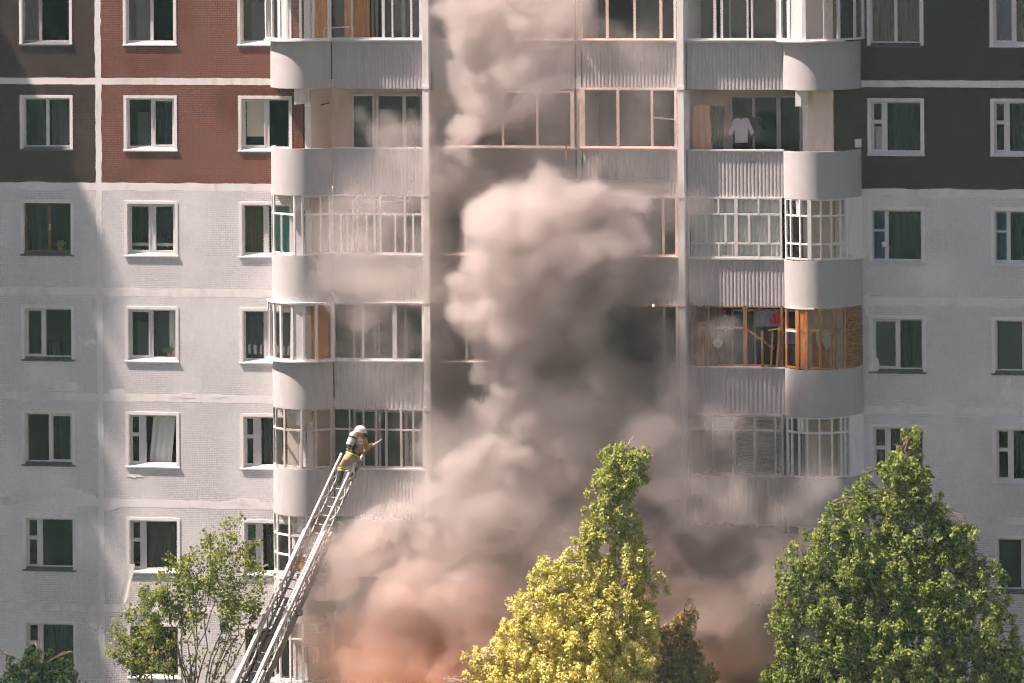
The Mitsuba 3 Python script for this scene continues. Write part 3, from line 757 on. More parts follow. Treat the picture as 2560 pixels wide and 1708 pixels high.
# small box on the rim of the open right balcony
p = at(1969, 329, .15)
k = put('meter_box', MB().box(p[0] - .07, p[0] + .08, -.22, -.02, p[2] - .10, p[2] + .09).box(p[0] - .08, p[0] + .09, -.235, -.0, p[2] + .09, p[2] + .11), 'frame_white')
tag(k, 'small white box on the rim of the open rounded balcony on the right', 'box')
p = at(1300, 340, 1.2)
k = put('wooden_lath', MB().bar((p[0] - .01, -1.3, p[2] - .35), (p[0] + .02, -1.28, p[2] + .12), .025, .025, (0, 1, 0)), 'wood_panel')
tag(k, 'thin pale lath sticking up from a sill in the smoke', 'lath')
k = put('bent_pole', MB().tube([at(1745, 1330, 1.45), at(1747, 1378, 1.5), at(1743, 1390, 1.5), at(1705, 1374, 1.4)], .012, 6), 'frame_old')
tag(k, 'thin bent pole hanging below a dark smoky window at the right', 'pole')

# ------------------------------------------------------------------ fire ladder
A0 = at(844 * 2350 / 2560, 1240 * 2350 / 2560, 2.4)
PH, AL = math.radians(61), math.radians(54)
Ld = np.array([math.cos(AL) * math.cos(PH), math.cos(AL) * math.sin(PH), math.sin(AL)])
Wd = np.array([math.sin(PH), -math.cos(PH), 0])
Nd = np.array([-math.sin(AL) * math.cos(PH), -math.sin(AL) * math.sin(PH), math.cos(AL)])
lp = lambda s, w, n: A0 + Ld * s + Wd * w + Nd * n
LK = 'fire_ladder'
tag(LK, 'long white aerial fire ladder rising across the lower left to the smoky balcony', 'ladder')


def ladder_section(s0, s1, hw, hn, chord, low, n0):
    for sg in (-1, 1):
        w = sg * hw
        put(f'{LK}__rail', MB().bar(lp(s0, w, n0 + hn), lp(s1, w, n0 + hn), chord, chord * .85, Nd).bar(lp(s0, w, n0 + hn - chord * .5), lp(s1, w, n0 + hn - chord * .5), chord * .4, chord * .5, Nd), 'ladder_paint')
        put(f'{LK}__lower_rail', MB().bar(lp(s0, w, n0), lp(s1, w, n0), low, low, Nd), 'ladder_steel')
        s, up, la = s0, True, MB()
        while s < s1 - .3:
            e = s + .3
            la.bar(lp(s, w, n0 + (.02 if up else hn - .02)), lp(e, w, n0 + (hn - .02 if up else .02)), .028, .028, Wd)
            if up: la.bar(lp(e, w, n0), lp(e, w, n0 + hn), .02, .02, Wd)
            s, up = e, not up
        put(f'{LK}__lattice', la, 'ladder_paint' if sg > 0 else 'ladder_steel')


ladder_section(-3.6, 1.12, .285, .22, .058, .04, .02)
ladder_section(-7.5, -1.15, .34, .25, .10, .055, -.05)
ladder_section(-13.5, -5.2, .40, .28, .13, .07, -.13)
s = -13.2
while s < 1.05:
    hw, n0 = (.28, .02) if s > -1.3 else ((.33, -.05) if s > -5.4 else (.39, -.13))
    rm = MB().tube([lp(s, -hw, n0), lp(s, hw, n0)], [.02, .02], 8)
    put(f'{LK}__rung', rm, 'ladder_steel' if s > -4 else 'ladder_dark')
    s += .268
put(f'{LK}__underframe', MB().bar(lp(-13.5, .30, -.24), lp(-1.0, .24, -.16), .10, .16, Nd).bar(lp(-13.5, -.30, -.24), lp(-3.0, -.24, -.16), .08, .10, Nd), 'ladder_steel')
for s in (-.75, -3.35, -6.1): put(f'{LK}__pulley', MB().tube([lp(s, .36, -.12), lp(s, .46, -.12)], [.09, .09], 12), 'ladder_steel')
for s in (-.95, -1.65, -2.4): put(f'{LK}__clamp', MB().box(*sum([[c - .06, c + .06] for c in lp(s, .0, .03)], [])), 'ladder_dark')
put(f'{LK}__hose_line', MB().tube([lp(-13, .2, .06), lp(-6, .22, .05), lp(-5.0, .2, .03)], .035, 8), 'pot_clay')

# ------------------------------------------------------------------ the firefighter
import manifold3d as m3
mat('jacket_tan', stain_fn((.34, .215, .11), .15, 6, 6), .8, .2)
mat('trousers_khaki', stain_fn((.34, .245, .15), .15, 6, 6), .8, .2)
mat('boot_black', (.028, .034, .03), .5, .4)
mat('glove_dark', (.10, .085, .07), .8, .2)
mat('hivis', (.42, .55, .03), .6, .3)
mat('tank_white', (.50, .465, .45), .35, .5)
mat('helmet_white', (.52, .49, .475), .25, .5)
mat('skin', (.50, .30, .22), .6, .3)
PX = lambda x, y, d: at((780 + x / 7.841) * 2350 / 2560, (1040 + y / 7.841) * 2350 / 2560, d)
PK = 'person'
tag(PK, 'firefighter in tan jacket, khaki trousers and white helmet with air tank climbing the ladder top', 'person')


def hullbody(bones, refine=.025, it=8):
    out = None
    for a, ra, b, rb in bones:
        sa = m3.Manifold.sphere(ra, 20).translate(list(map(float, a))); sb = m3.Manifold.sphere(rb, 20).translate(list(map(float, b)))
        h = m3.Manifold.batch_hull([sa, sb])
        out = h if out is None else out + h
    m = out.refine_to_length(refine).to_mesh()
    t = trimesh.Trimesh(m.vert_properties[:, :3], m.tri_verts, process=True)
    trimesh.smoothing.filter_taubin(t, iterations=it)
    return t


hipL, hipR = PX(690, 850, 2.42), PX(850, 830, 2.12)
kneeL, ankL, toeL = PX(590, 985, 2.28), PX(535, 1270, 2.38), PX(530, 1320, 2.17)
kneeR, ankR, toeR = PX(890, 960, 1.86), PX(800, 1150, 2.05), PX(830, 1185, 1.88)
waist = PX(800, 730, 2.25)
chest, shL, shR = PX(880, 530, 2.17), PX(810, 420, 2.38), PX(1010, 440, 1.96)
neck, head = PX(920, 390, 2.10), PX(950, 320, 2.06)
elbR, hanR = PX(1085, 640, 1.80), PX(1140, 580, 1.72)
elbL, hanL = PX(930, 640, 2.28), PX(1010, 735, 1.98)
body = [(hipL, .125, hipR, .125), (hipL, .12, waist, .15), (hipR, .12, waist, .15), (waist, .15, chest, .18), (chest, .16, shL, .10), (chest, .16, shR, .10), (neck, .07, chest, .13), (neck, .065, head, .075)]
body += [(hipL, .115, kneeL, .085), (kneeL, .085, ankL, .06), (hipR, .115, kneeR, .085), (kneeR, .085, ankR, .06), (shR, .095, elbR, .07), (elbR, .07, hanR, .045), (shL, .095, elbL, .07), (elbL, .07, hanL, .045)]
full = hullbody(body)
fc = full.triangles_center
bdir = chest - waist; bdir /= np.linalg.norm(bdir)
hh = (fc - waist) @ bdir
isleg = hh < -.03
put(f'{PK}__trousers', (full.vertices, full.faces[isleg]), 'trousers_khaki', True)
isjk = (~isleg) & (np.linalg.norm(fc - head, axis=1) > .12)
put(f'{PK}__jacket', (full.vertices, full.faces[isjk]), 'jacket_tan', True)
hm = trimesh.creation.icosphere(3, 1.0); v = hm.vertices * np.array([.095, .105, .125]); v[:, 2] *= np.where(v[:, 2] < 0, 1.0, 1.0)
fd = np.array([.80, .55, -.15]); fd /= np.linalg.norm(fd); sd = np.cross(fd, [0, 0, 1]); sd /= np.linalg.norm(sd); ud = np.cross(sd, fd)
hv = lambda v: head + v[:, :1] * sd + v[:, 1:2] * fd + v[:, 2:3] * ud
put(f'{PK}__head', (np.vstack([hv(v), hv(np.array([[-.02, .10, -.02], [.02, .10, -.02], [0, .13, -.035], [0, .10, .03]]))]), np.vstack([hm.faces, np.array([[0, 1, 2], [0, 2, 3], [1, 3, 2]]) + len(v)])), 'skin', True)
hd = trimesh.creation.icosphere(3, 1.0); v = hd.vertices.copy(); keep = v[hd.faces].mean(1)[:, 2] > -.18
v = v * np.array([.138, .165, .135]) + np.array([0, -.005, .035]); v[:, 2] += .012 * np.exp(-(v[:, 0] / .02) ** 2) * (v[:, 2] > .03)
put(f'{PK}__helmet', (hv(v), hd.faces[keep]), 'helmet_white', True)
an = np.linspace(0, 6.2832, 41)
put(f'{PK}__helmet_brim', MB().tube(hv(np.stack([.146 * np.sin(an), .176 * np.cos(an), .012 + 0 * an], 1)), .013, 6, False), 'helmet_white')
put(f'{PK}__visor', MB().tube(hv(np.stack([.13 * np.sin(an[:17] - 1.25), .185 * np.cos(an[:17] - 1.25), -.02 + 0 * an[:17]], 1)), .02, 6), 'boot_black')
mb = MB().tube([head + fd * .13 - ud * .06, head + fd * .19 - ud * .11], [.05, .035], 10)
put(f'{PK}__breathing_mask', mb, 'boot_black')
# air tank on the back
t0, t1 = PX(830, 300, 2.43), PX(715, 625, 2.60)
tt = np.linspace(0, 1, 13)
rad = np.array([.02, .07, .09, .098, .1, .1, .1, .1, .1, .098, .092, .075, .03])
put(f'{PK}__air_tank', MB().tube([t0 + (t1 - t0) * q for q in tt], rad, 18), 'tank_white', 50)
ta = (t1 - t0) / np.linalg.norm(t1 - t0)
put(f'{PK}__tank_strap', MB().tube([t0 + ta * .15, t0 + ta * .19], [.108, .108], 18).tube([t1 - ta * .07, t1 - ta * .02], [.10, .09], 18), 'boot_black', 40)
put(f'{PK}__tank_valve', MB().tube([t1, t1 + ta * .07], [.035, .03], 10).tube([t1 + np.array([-.05, 0, -.03]), t1 + np.array([.06, 0, -.03])], [.025, .025], 8), 'ladder_steel')
bk = lambda x, y, d: PX(x, y, d)
mb = MB().bar(bk(880, 360, 2.28), bk(850, 560, 2.38), .07, .05, (0, -1, 0)).bar(bk(800, 600, 2.42), bk(860, 640, 2.40), .18, .05, (0, -1, 0))
put(f'{PK}__harness', mb, 'boot_black')
put(f'{PK}__back_label', MB().quad(bk(905, 450, 2.372), bk(1000, 462, 2.30), bk(985, 555, 2.315), bk(895, 555, 2.385)), 'cloth_pale')
lb = meshkit.text_mesh('01', .07, .002)
lo = bk(915, 520, 2.392)
lv = lb.vertices
put(f'{PK}__back_label__lettering', (lo + lv[:, :1] * np.array([.97, -.2, 0]) + lv[:, 1:2] * np.array([0, 0, .8]) + lv[:, 2:3] * np.array([0, -1, 0]), lb.faces), 'boot_black')
# belt and bright band


def ring(c, axis, r0, h, m, key, sq=(1, 1)):
    axis = axis / np.linalg.norm(axis)
    put(key, MB().tube([c - axis * h / 2, c + axis * h / 2], [r0, r0], 20), m, 40)


ring(waist - bdir * .02, bdir, .178, .10, 'boot_black', f'{PK}__belt')
ring(waist - bdir * .035, bdir, .183, .035, 'hivis', f'{PK}__bright_band')
for kn, an_, toe in ((kneeL, ankL, toeL), (kneeR, ankR, toeR)):
    top = kn + (an_ - kn) * .02
    bt = hullbody([(top, .098, kn + (an_ - kn) * .5, .085), (kn + (an_ - kn) * .5, .085, an_, .068), (an_, .062, toe, .05), (an_ + np.array([0, 0, -.03]), .055, toe + np.array([0, 0, -.01]), .048)], .02, 6)
    put(f'{PK}__boot', bt, 'boot_black', True)
    ring(kn + (an_ - kn) * .27, an_ - kn, .099, .045, 'hivis', f'{PK}__bright_band')
    ring(kn + (an_ - kn) * .12, an_ - kn, .101, .02, 'cloth_pale', f'{PK}__bright_band')


def hand(c, fwd, across, key):
    fwd = fwd / np.linalg.norm(fwd); across = across - fwd * (across @ fwd); across /= np.linalg.norm(across); nn = np.cross(fwd, across)
    bones = [(c - across * .025, .022, c + across * .025, .022), (c - across * .025 - fwd * .06, .022, c - across * .02, .024), (c + across * .025 - fwd * .06, .022, c + across * .02, .024)]
    for i, l in enumerate((.068, .078, .074, .058)):
        b = c + across * (-.033 + .022 * i) + fwd * .015; k1 = b + fwd * l * .5 - nn * .012; k2 = k1 + fwd * l * .22 - nn * l * .45
        bones += [(b, .011, k1, .0105), (k1, .0105, k2, .009)]
    th = c - across * .035 - fwd * .04; bones += [(th, .013, th - across * .03 + fwd * .04 - nn * .02, .011), (th - across * .03 + fwd * .04 - nn * .02, .011, th - across * .015 + fwd * .07 - nn * .04, .0095)]
    put(key, hullbody(bones, .006, 3), 'glove_dark', True)


hand(hanR + np.array([.03, .0, .02]), hanR - elbR, np.array([.3, .3, .6]), f'{PK}__glove')
hand(hanL, hanL - elbL, np.array([.4, .6, 0]), f'{PK}__glove')
# hose nozzle
n0, n1, n2 = PX(1020, 700, 1.75), PX(1200, 572, 1.70), PX(1395, 440, 1.62)
k = 'fire_nozzle'
ax_ = (n1 - n0) / np.linalg.norm(n1 - n0)
put(f'{k}__barrel', MB().tube([n0, n0 + (n1 - n0) * .5, n1 - ax_ * .06, n1], [.03, .032, .032, .05], 12), 'ladder_steel', 40)
put(f'{k}__tip', MB().tube([n1, n1 + (n2 - n1) * .15, n2], [.05, .022, .008], 10), 'tank_white', 40)
put(f'{k}__lever', MB().bar(n0 + ax_ * .1 + np.array([0, 0, .03]), n0 + ax_ * .1 + np.array([.03, -.02, .12]), .015, .02, (0, 1, 0)), 'boot_black')
tag(k, 'slim metal fire nozzle held out to the right at the top of the ladder', 'nozzle')
k = put('fire_hose', MB().tube([n0, n0 + np.array([-.05, -.06, -.12]), lp(.55, .12, .08), lp(-.6, .1, .07), lp(-3, .12, .03), lp(-5, .15, .0)], .03, 10), 'cloth_pale', 40)
tag(k, 'pale fire hose running from the nozzle down along the ladder rungs', 'hose')


# ------------------------------------------------------------------ trees
def leaves(pts, size, r, up=.5, jitter=.35):
    """Folded rhombic leaves at the points."""
    n = len(pts)
    d = r.normal(0, 1, (n, 3)); d[:, 2] -= .35; d /= np.linalg.norm(d, axis=1, keepdims=True)
    nn = r.normal(0, 1, (n, 3)); nn[:, 2] += up; nn[:, 1] -= .3
    s = np.cross(d, nn); s /= np.linalg.norm(s, axis=1, keepdims=True) + 1e-9
    k = np.cross(s, d)
    L = size * r.uniform(.5, 1.45, (n, 1))
    a = pts; b = pts + d * L * .45 + s * L * .42 + k * L * .08; c = pts + d * L; e = pts + d * L * .45 - s * L * .42 + k * L * .08
    v = np.stack([a, b, c, e], 1).reshape(-1, 3)
    q = np.arange(n)[:, None] * 4
    f = np.concatenate([q + [[0, 1, 2]], q + [[0, 2, 3]]], 1).reshape(-1, 3)
    return v, f


def crown_points(lobes, n, d, r, thick=1.0, clump=.17, shell=.55):
    """Points in clumps that sit on and in lobes given in the photograph's pixels (x, y, radius)."""
    lob = []
    for x, y, R in lobes:
        c = at(x, y, d); lob.append((c, R / 88.0))
    vol = np.array([R ** 2.3 for _, R in lob]); vol /= vol.sum()
    out = []
    nc = max(4, n // 55)
    which = r.choice(len(lob), nc, p=vol)
    for w in which:
        c, R = lob[w]
        u = r.normal(0, 1, 3); u /= np.linalg.norm(u)
        q = c + u * R * (r.uniform(shell, 1.0) if r.random() < .85 else r.uniform(1.0, 1.22)) * np.array([1, thick, 1.0])
        cs = clump * r.uniform(.6, 1.3)
        g = r.normal(0, 1, (55, 3)); g /= np.linalg.norm(g, axis=1, keepdims=True)
        out.append(q + g * cs * r.uniform(.2, 1, (55, 1)) ** .5 * np.array([.82, .82, 1.3]))
    return np.vstack(out), lob


def limb(a, b, r0, r1, r, bend=.06, n=7):
    t = np.linspace(0, 1, n)[:, None]
    off = np.cumsum(r.normal(0, 1, (n, 3)), 0); off = (off - t * off[-1]) * bend * np.linalg.norm(b - a) / n ** .5
    off[0] = 0
    up = np.array([0, 0, 1]) * np.sin(t * np.pi) * .05 * np.linalg.norm(b - a)
    return a + (b - a) * t + off + up, np.linspace(r0, r1, n)


def tree(name, lobes, n, d, leafmat, size, label, trunk, group=None, bark='bark', seed=1, thick=.9, clump=.17, shell=.5):
    r = np.random.default_rng(seed)
    key = new(name); tag(key, label, 'tree', group)
    P, lob = crown_points(lobes, n, d, r, thick, clump, shell)
    v, f = leaves(P, size, r)
    scene[f'{key}__crown'] = mikit.ply((v, f), leafmat)
    labels[f'{key}__crown'] = {'kind': 'stuff'}
    base = np.array([at(trunk[0], trunk[1], d)[0], -d, 0.0]); tip = at(trunk[2], trunk[3], d)
    tp, tr = limb(base, tip, trunk[4], .02, r, .03, 14)
    put(f'{key}__trunk', MB().tube(tp, tr, 9), bark, 60)
    for c, R in lob:
        i = int(np.clip(np.searchsorted(tp[:, 2], c[2] - R * 1.2 - .25), 1, len(tp) - 2))
        a = tp[i]
        if np.linalg.norm(c - a) < .15: continue
        q, rr = limb(a, c, min(.055, tr[i] * .6), .012, r, .08)
        mb = MB().tube(q, rr, 6)
        for _ in range(5):
            u = r.normal(0, 1, 3); u[2] = abs(u[2]); u /= np.linalg.norm(u)
            s = q[r.integers(3, 7)]; qq, r2 = limb(s, c + u * R * .85, .014, .005, r, .1, 5); mb.tube(qq, r2, 5)
        put(f'{key}__branch', mb, bark, 60)
    return key


tree('poplar_tree', [(2086, 1000, 22), (2080, 1040, 42), (2075, 1085, 54), (2060, 1140, 62), (2110, 1130, 42), (1988, 1085, 14), (1985, 1112, 24), (1975, 1150, 42), (1915, 1160, 16), (1915, 1195, 34), (2215, 1190, 14), (2120, 1110, 20), (2135, 1150, 24), (2290, 1290, 16), (2285, 1325, 24), (1810, 1290, 16), (1780, 1400, 16), (2325, 1450, 20), (2000, 1220, 90), (2100, 1215, 74), (1890, 1260, 62), (1960, 1290, 90),
        (2080, 1310, 110), (2165, 1200, 44), (2190, 1260, 56), (2215, 1210, 22), (1830, 1320, 48), (1880, 1370, 80), (2000, 1400, 120), (2160, 1350, 90), (2240, 1310, 34), (2270, 1340, 40), (1800, 1430, 36), (1850, 1470, 80), (1960, 1520, 120),
        (2100, 1480, 130), (2230, 1430, 80), (2280, 1400, 40), (1820, 1545, 60), (2200, 1560, 120), (2300, 1490, 44), (2060, 1590, 140), (2310, 1570, 50), (1900, 1600, 110)],
     105000, 6.2, 'leaf_green', .084, 'large dense green poplar with a pointed top in front of the right side', (2010, 1568, 2084, 1010, .16), seed=21, clump=.145, shell=.5)
tree('poplar_tree', [(1450, 1008, 15), (1440, 1035, 26), (1420, 1062, 40), (1455, 1062, 32), (1400, 1095, 46), (1440, 1095, 42), (1385, 1130, 40), (1415, 1145, 36), (1378, 1180, 34), (1425, 1172, 34), (1400, 1205, 34), (1350, 1235, 26), (1425, 1235, 22), (1360, 1215, 28), (1455, 1225, 24), (1480, 1250, 24), (1350, 1255, 38),
        (1440, 1275, 44), (1300, 1290, 28), (1255, 1300, 26), (1350, 1320, 66), (1440, 1340, 56), (1250, 1345, 46), (1490, 1320, 34), (1510, 1350, 20), (1290, 1400, 80), (1390, 1410, 90), (1200, 1400, 34), (1480, 1420, 40), (1180, 1450, 40), (1250, 1480, 90),
        (1370, 1500, 110), (1140, 1500, 32), (1200, 1540, 70), (1450, 1500, 60), (1095, 1530, 28), (1130, 1560, 46), (1300, 1580, 120), (1430, 1580, 90), (1075, 1510, 10), (1020, 1560, 10)],
     85000, 7.0, 'leaf_glow_yellow', .076, 'poplar with a yellow glow painted into its lower leaves and a greener tip standing in front of the smoke', (1350, 1568, 1432, 1030, .13), bark='bark_pale', seed=22, clump=.125, shell=.5)
tree('poplar_tree', [(1578, 1378, 14), (1565, 1420, 28), (1585, 1405, 12), (1540, 1465, 40), (1580, 1470, 30), (1520, 1520, 50), (1585, 1530, 36), (1600, 1568, 40), (1540, 1580, 60)], 11000, 6.0, 'leaf_brown', .074,
     'small brownish tree close on the right of the glow tinted poplar', (1545, 1568, 1570, 1395, .05), seed=23, clump=.13)
tree('bush_tree', [(88, 1480, 20), (85, 1515, 36), (60, 1545, 40), (120, 1540, 34), (20, 1550, 36), (150, 1568, 40), (70, 1590, 60), (165, 1500, 8), (5, 1500, 14)], 6500, 5.0, 'leaf_dark', .075, 'dark leafy bush top in the bottom left corner', (80, 1568, 85, 1490, .05), seed=24, clump=.13)

# slender young tree on the left with many upright stems
r = np.random.default_rng(31)
k = new('young_tree'); tag(k, 'slender young tree with many bare upright stems and sparse leaves beside the ladder', 'tree')
root = np.array([at(440, 1600, 4.0)[0], -4.0, 0.0]); fork = at(440, 1740, 4.0)
put(f'{k}__trunk', MB().tube(*limb(root, fork, .11, .075, r, .03), 8), 'bark', 60)
LP = []
for tx, ty, x1, y1, nl in [(519, 1216, 470, 1440, 130), (500, 1262, 455, 1480, 120), (482, 1232, 450, 1430, 100), (430, 1290, 430, 1470, 170), (385, 1275, 405, 1440, 150), (365, 1330, 395, 1450, 180), (325, 1352, 380, 1490, 150), (320, 1400, 385, 1520, 130), (545, 1240, 520, 1430, 110), (575, 1262, 530, 1450, 130),
        (590, 1310, 535, 1470, 130), (598, 1360, 545, 1500, 90), (262, 1435, 330, 1545, 90), (300, 1420, 345, 1540, 110), (250, 1490, 320, 1560, 70), (345, 1440, 380, 1560, 110), (460, 1300, 450, 1500, 130), (520, 1330, 500, 1490, 120), (555, 1390, 520, 1530, 90), (410, 1350, 420, 1520, 140), (300, 1520, 340, 1580, 110), (540, 1300, 515, 1480, 110)]:
    dd = 4.0 + r.uniform(-.7, .7)
    mid, tip = at(x1, y1, (dd + 4) / 2), at(tx, ty, dd)
    a, ra = limb(fork, mid, .028, .016, r, .06); b, rb = limb(mid, tip, .016, .005, r, .07, 9)
    mb = MB().tube(np.vstack([a, b[1:]]), np.concatenate([ra, rb[1:]]), 6)
    spots = []
    for _ in range(9):
        q = b[r.integers(2, 9)]; e = q + np.array([r.normal(0, .22), r.normal(0, .2), r.uniform(.05, .38)])
        c, rc = limb(q, e, .009, .004, r, .1, 5); mb.tube(c, rc, 4); spots += list(c[1:])
    put(f'{k}__branch', mb, 'bark', 60)
    spots += list(b[2:]) + list(a[4:])
    sp = np.array(spots)
    LP.append(sp[r.integers(0, len(sp), int(nl * 3.6))] + r.normal(0, .08, (int(nl * 3.6), 3)))
LP = np.vstack(LP)
scene[f'{k}__crown'] = mikit.ply(leaves(LP, .078, r), 'leaf_light'); labels[f'{k}__crown'] = {'kind': 'stuff'}

# ------------------------------------------------------------------ smoke
X0, X1, Z0, Z1 = -6.8, 11.2, 3.6, 23.8
VS = .064
PALE, DARK = 2.8, 2.8


def puff_field(x0, x1, d0, d1, z0, z1, puffs, seed, dsq=1.0, rough=1.0, kids=6):
    nx, ny, nz = int((x1 - x0) / VS), max(8, int((d1 - d0) / VS)), int((z1 - z0) / VS)
    gx, gd, gz_ = np.linspace(x0, x1, nx), np.linspace(d0, d1, ny), np.linspace(z0, z1, nz)
    P = np.stack(np.meshgrid(gx, gd, gz_, indexing='ij'), -1).astype(np.float32)
    wp = np.stack([meshkit.fbm(P * .75 + 5 * q, 2, seed + 20 + q).astype(np.float32) - .5 for q in range(3)], -1)
    w2 = np.stack([meshkit.noise(P * 3.1 + 5 * q, seed + 30 + q).astype(np.float32) - .5 for q in range(3)], -1)
    Q = P; P = P + wp * np.array([1.5, .5, 1.5], np.float32) + w2 * np.array([.22, .1, .22], np.float32)
    N1 = meshkit.fbm(Q * .9 + 3, 4, seed).astype(np.float32) - .5
    N3 = (np.abs(meshkit.fbm(Q * 7.5 + 2, 2, seed + 3).astype(np.float32) - .5) * 2)
    N2 = np.abs(meshkit.fbm(Q * 3.2 + 9, 3, seed + 7).astype(np.float32) - .5) * 2
    den = np.zeros((nx, ny, nz), np.float32)
    r = np.random.default_rng(seed)

    def splat(c, R, a, soft):
        lo = [np.searchsorted(g, q - R * 1.5 * s - .8) for g, q, s in ((gx, c[0], 1), (gd, c[1], dsq), (gz_, c[2], 1))]
        hi = [np.searchsorted(g, q + R * 1.5 * s + .8) for g, q, s in ((gx, c[0], 1), (gd, c[1], dsq), (gz_, c[2], 1))]
        sl = tuple(slice(x, y) for x, y in zip(lo, hi))
        if min(y - x for x, y in zip(lo, hi)) < 1: return
        q = (P[sl] - np.array(c, np.float32)) / np.array([R, R * dsq, R], np.float32)
        f = 1 - np.sqrt((q * q).sum(-1)) + rough * (N1[sl] * 1.35 + (.25 - N2[sl]) * .34 + (.25 - N3[sl]) * .2)
        t = np.clip(f / soft, 0, 1); t = t * t * (3 - 2 * t)
        np.maximum(den[sl], a * t, out=den[sl])
    for p in puffs:
        x, y, R, d = p[:4]; a = p[4] if len(p) > 4 else 1.0
        c = at(x, y, d); c = (c[0], d, c[2]); R = R / 88.0
        soft = .75 if a >= .9 else (.9 if a > .25 else 1.1)
        splat(c, R, a, soft)
        for _ in range(kids if a >= .9 else (5 if a > .25 else 0)):
            u = r.normal(0, 1, 3); u[1] = abs(u[1]); u /= np.linalg.norm(u)
            splat((c[0] + u[0] * R * .8, c[1] + u[1] * R * .8 * dsq, c[2] + u[2] * R * .8), R * r.uniform(.35, .6), a * r.uniform(.8, 1.1), soft)
    # nothing may touch the sides of the box
    for axis, g, (e0, e1) in ((0, gx, (x0, x1)), (1, gd, (d0, d1)), (2, gz_, (z0, z1))):
        w = np.clip(np.minimum(g - e0, e1 - g) / .25, 0, 1)
        if axis == 2: w = np.clip((e1 - g) / .2, 0, 1)
        den *= w.reshape([-1 if i == axis else 1 for i in range(3)]).astype(np.float32)
    return den


def smoke_box(key, den, g0, g1, box, za, zb, albedo, scale, outside, g=.45):
    """One closed box of smoke; the field fills g0..g1 (X, d, Z) of it, box is (x0, x1, d0, d1)."""
    n = den.shape[2]
    i0 = max(0, int(math.floor((za - g0[2]) / (g1[2] - g0[2]) * (n - 1)))); i1 = min(n - 1, int(math.ceil((zb - g0[2]) / (g1[2] - g0[2]) * (n - 1))))
    ga, gb = (g0[2] + (g1[2] - g0[2]) * i / (n - 1) for i in (i0, i1))
    vol = np.ascontiguousarray(den[:, ::-1, i0:i1 + 1].transpose(2, 1, 0)[..., None]).astype(np.float32)
    t = T().translate([g0[0], -g1[1], ga]).scale([g1[0] - g0[0], g1[1] - g0[1], gb - ga])
    scene[f'{key}_medium'] = {'type': 'heterogeneous', 'albedo': rgb(*albedo), 'scale': scale, 'sigma_t': {'type': 'gridvolume', 'grid': mi.VolumeGrid(vol), 'to_world': t, 'filter_type': 'trilinear', 'wrap_mode': 'clamp'},
                              'phase': {'type': 'hg', 'g': g}}
    x0, x1, d0, d1 = box
    scene[f'smoke__{key}'] = {'type': 'cube', 'to_world': T().translate([(x0 + x1) / 2, -(d0 + d1) / 2, (za + zb) / 2]).scale([(x1 - x0) / 2, (d1 - d0) / 2, (zb - za) / 2]),
                              'bsdf': {'type': 'null'}, 'interior': {'type': 'ref', 'id': f'{key}_medium'}, 'exterior': {'type': 'ref', 'id': outside}}


veil = [(1500, 470, 110, 2.7, .3), (1400, 330, 120, 2.7, .22), (1400, 120, 140, 2.7, .22), (1250, 120, 150, 2.8, .35), (1450, 1500, 200, 3.2, .5), (1620, 1480, 170, 3.1, .45), (910, 300, 78, 2.8, .38), (915, 400, 72, 2.8, .36), (915, 490, 76, 2.8, .35), (1390, 690, 140, 3.0, .3), (1260, 690, 130, 3.1, .4), (1150, 1080, 200, 3.3, .25), (900, 1530, 180, 3.3, .45), (1100, 1520, 220, 3.4, .5), (1300, 1540, 220, 3.2, .5), (1500, 1540, 200, 3.1, .45), (1650, 1540, 150, 3.0, .35), (760, 1560, 100, 3.1, .3), (1440, 150, 150, 2.7, .2), (1440, 290, 120, 2.7, .2), (860, 600, 150, 2.7, .3), (910, 520, 80, 2.7, .26), (800, 640, 90, 2.7, .25), (960, 400, 110, 2.7, .18), (920, 570, 86, 2.8, .3), (1040, 1020, 75, 2.8, .35), (1560, 620, 130, 2.7, .2), (1570, 850, 130, 2.7, .3), (1600, 1000, 170, 2.8, .4), (1720, 1000, 110, 2.7, .2), (1680, 1180, 190, 2.8, .45), (1650, 1330, 190, 2.9, .5), (1700, 1480, 170, 2.9, .4), (1850, 1130, 110, 2.8, .18), (780, 1300, 120, 2.9, .35), (760, 1480, 110, 2.9, .35), (1600, 1550, 200, 2.9, .4), (1330, 330, 120, 2.7, .2), (1450, 430, 150, 2.7, .22), (1240, 330, 120, 2.8, .25), (1250, 500, 160, 3.0, .16), (1320, 700, 230, 3.0, .2), (1450, 600, 170, 2.8, .14), (1300, 950, 280, 3.0, .22), (1150, 1200, 300, 3.2, .25), (1450, 1150, 230, 3.0, .22), (1000, 1400, 260, 3.2, .25), (1350, 1450, 300, 3.0, .3), (1600, 1200, 210, 2.9, .16), (1640, 1450, 190, 2.8, .18), (1180, 230, 150, 2.9, .15), (1200, 60, 170, 2.9, .2), (1330, 150, 150, 2.7, .1), (900, 560, 170, 2.7, .1), (860, 420, 130, 2.6, .07), (900, 800, 150, 2.7, .08), (1480, 330, 170, 2.6, .09), (1700, 1080, 180, 2.8, .12), (1650, 850, 120, 2.6, .08), (1800, 1200, 150, 2.8, .1), (850, 1250, 150, 2.9, .14), (820, 1450, 140, 2.9, .14), (1650, 290, 110, 2.6, .06)]
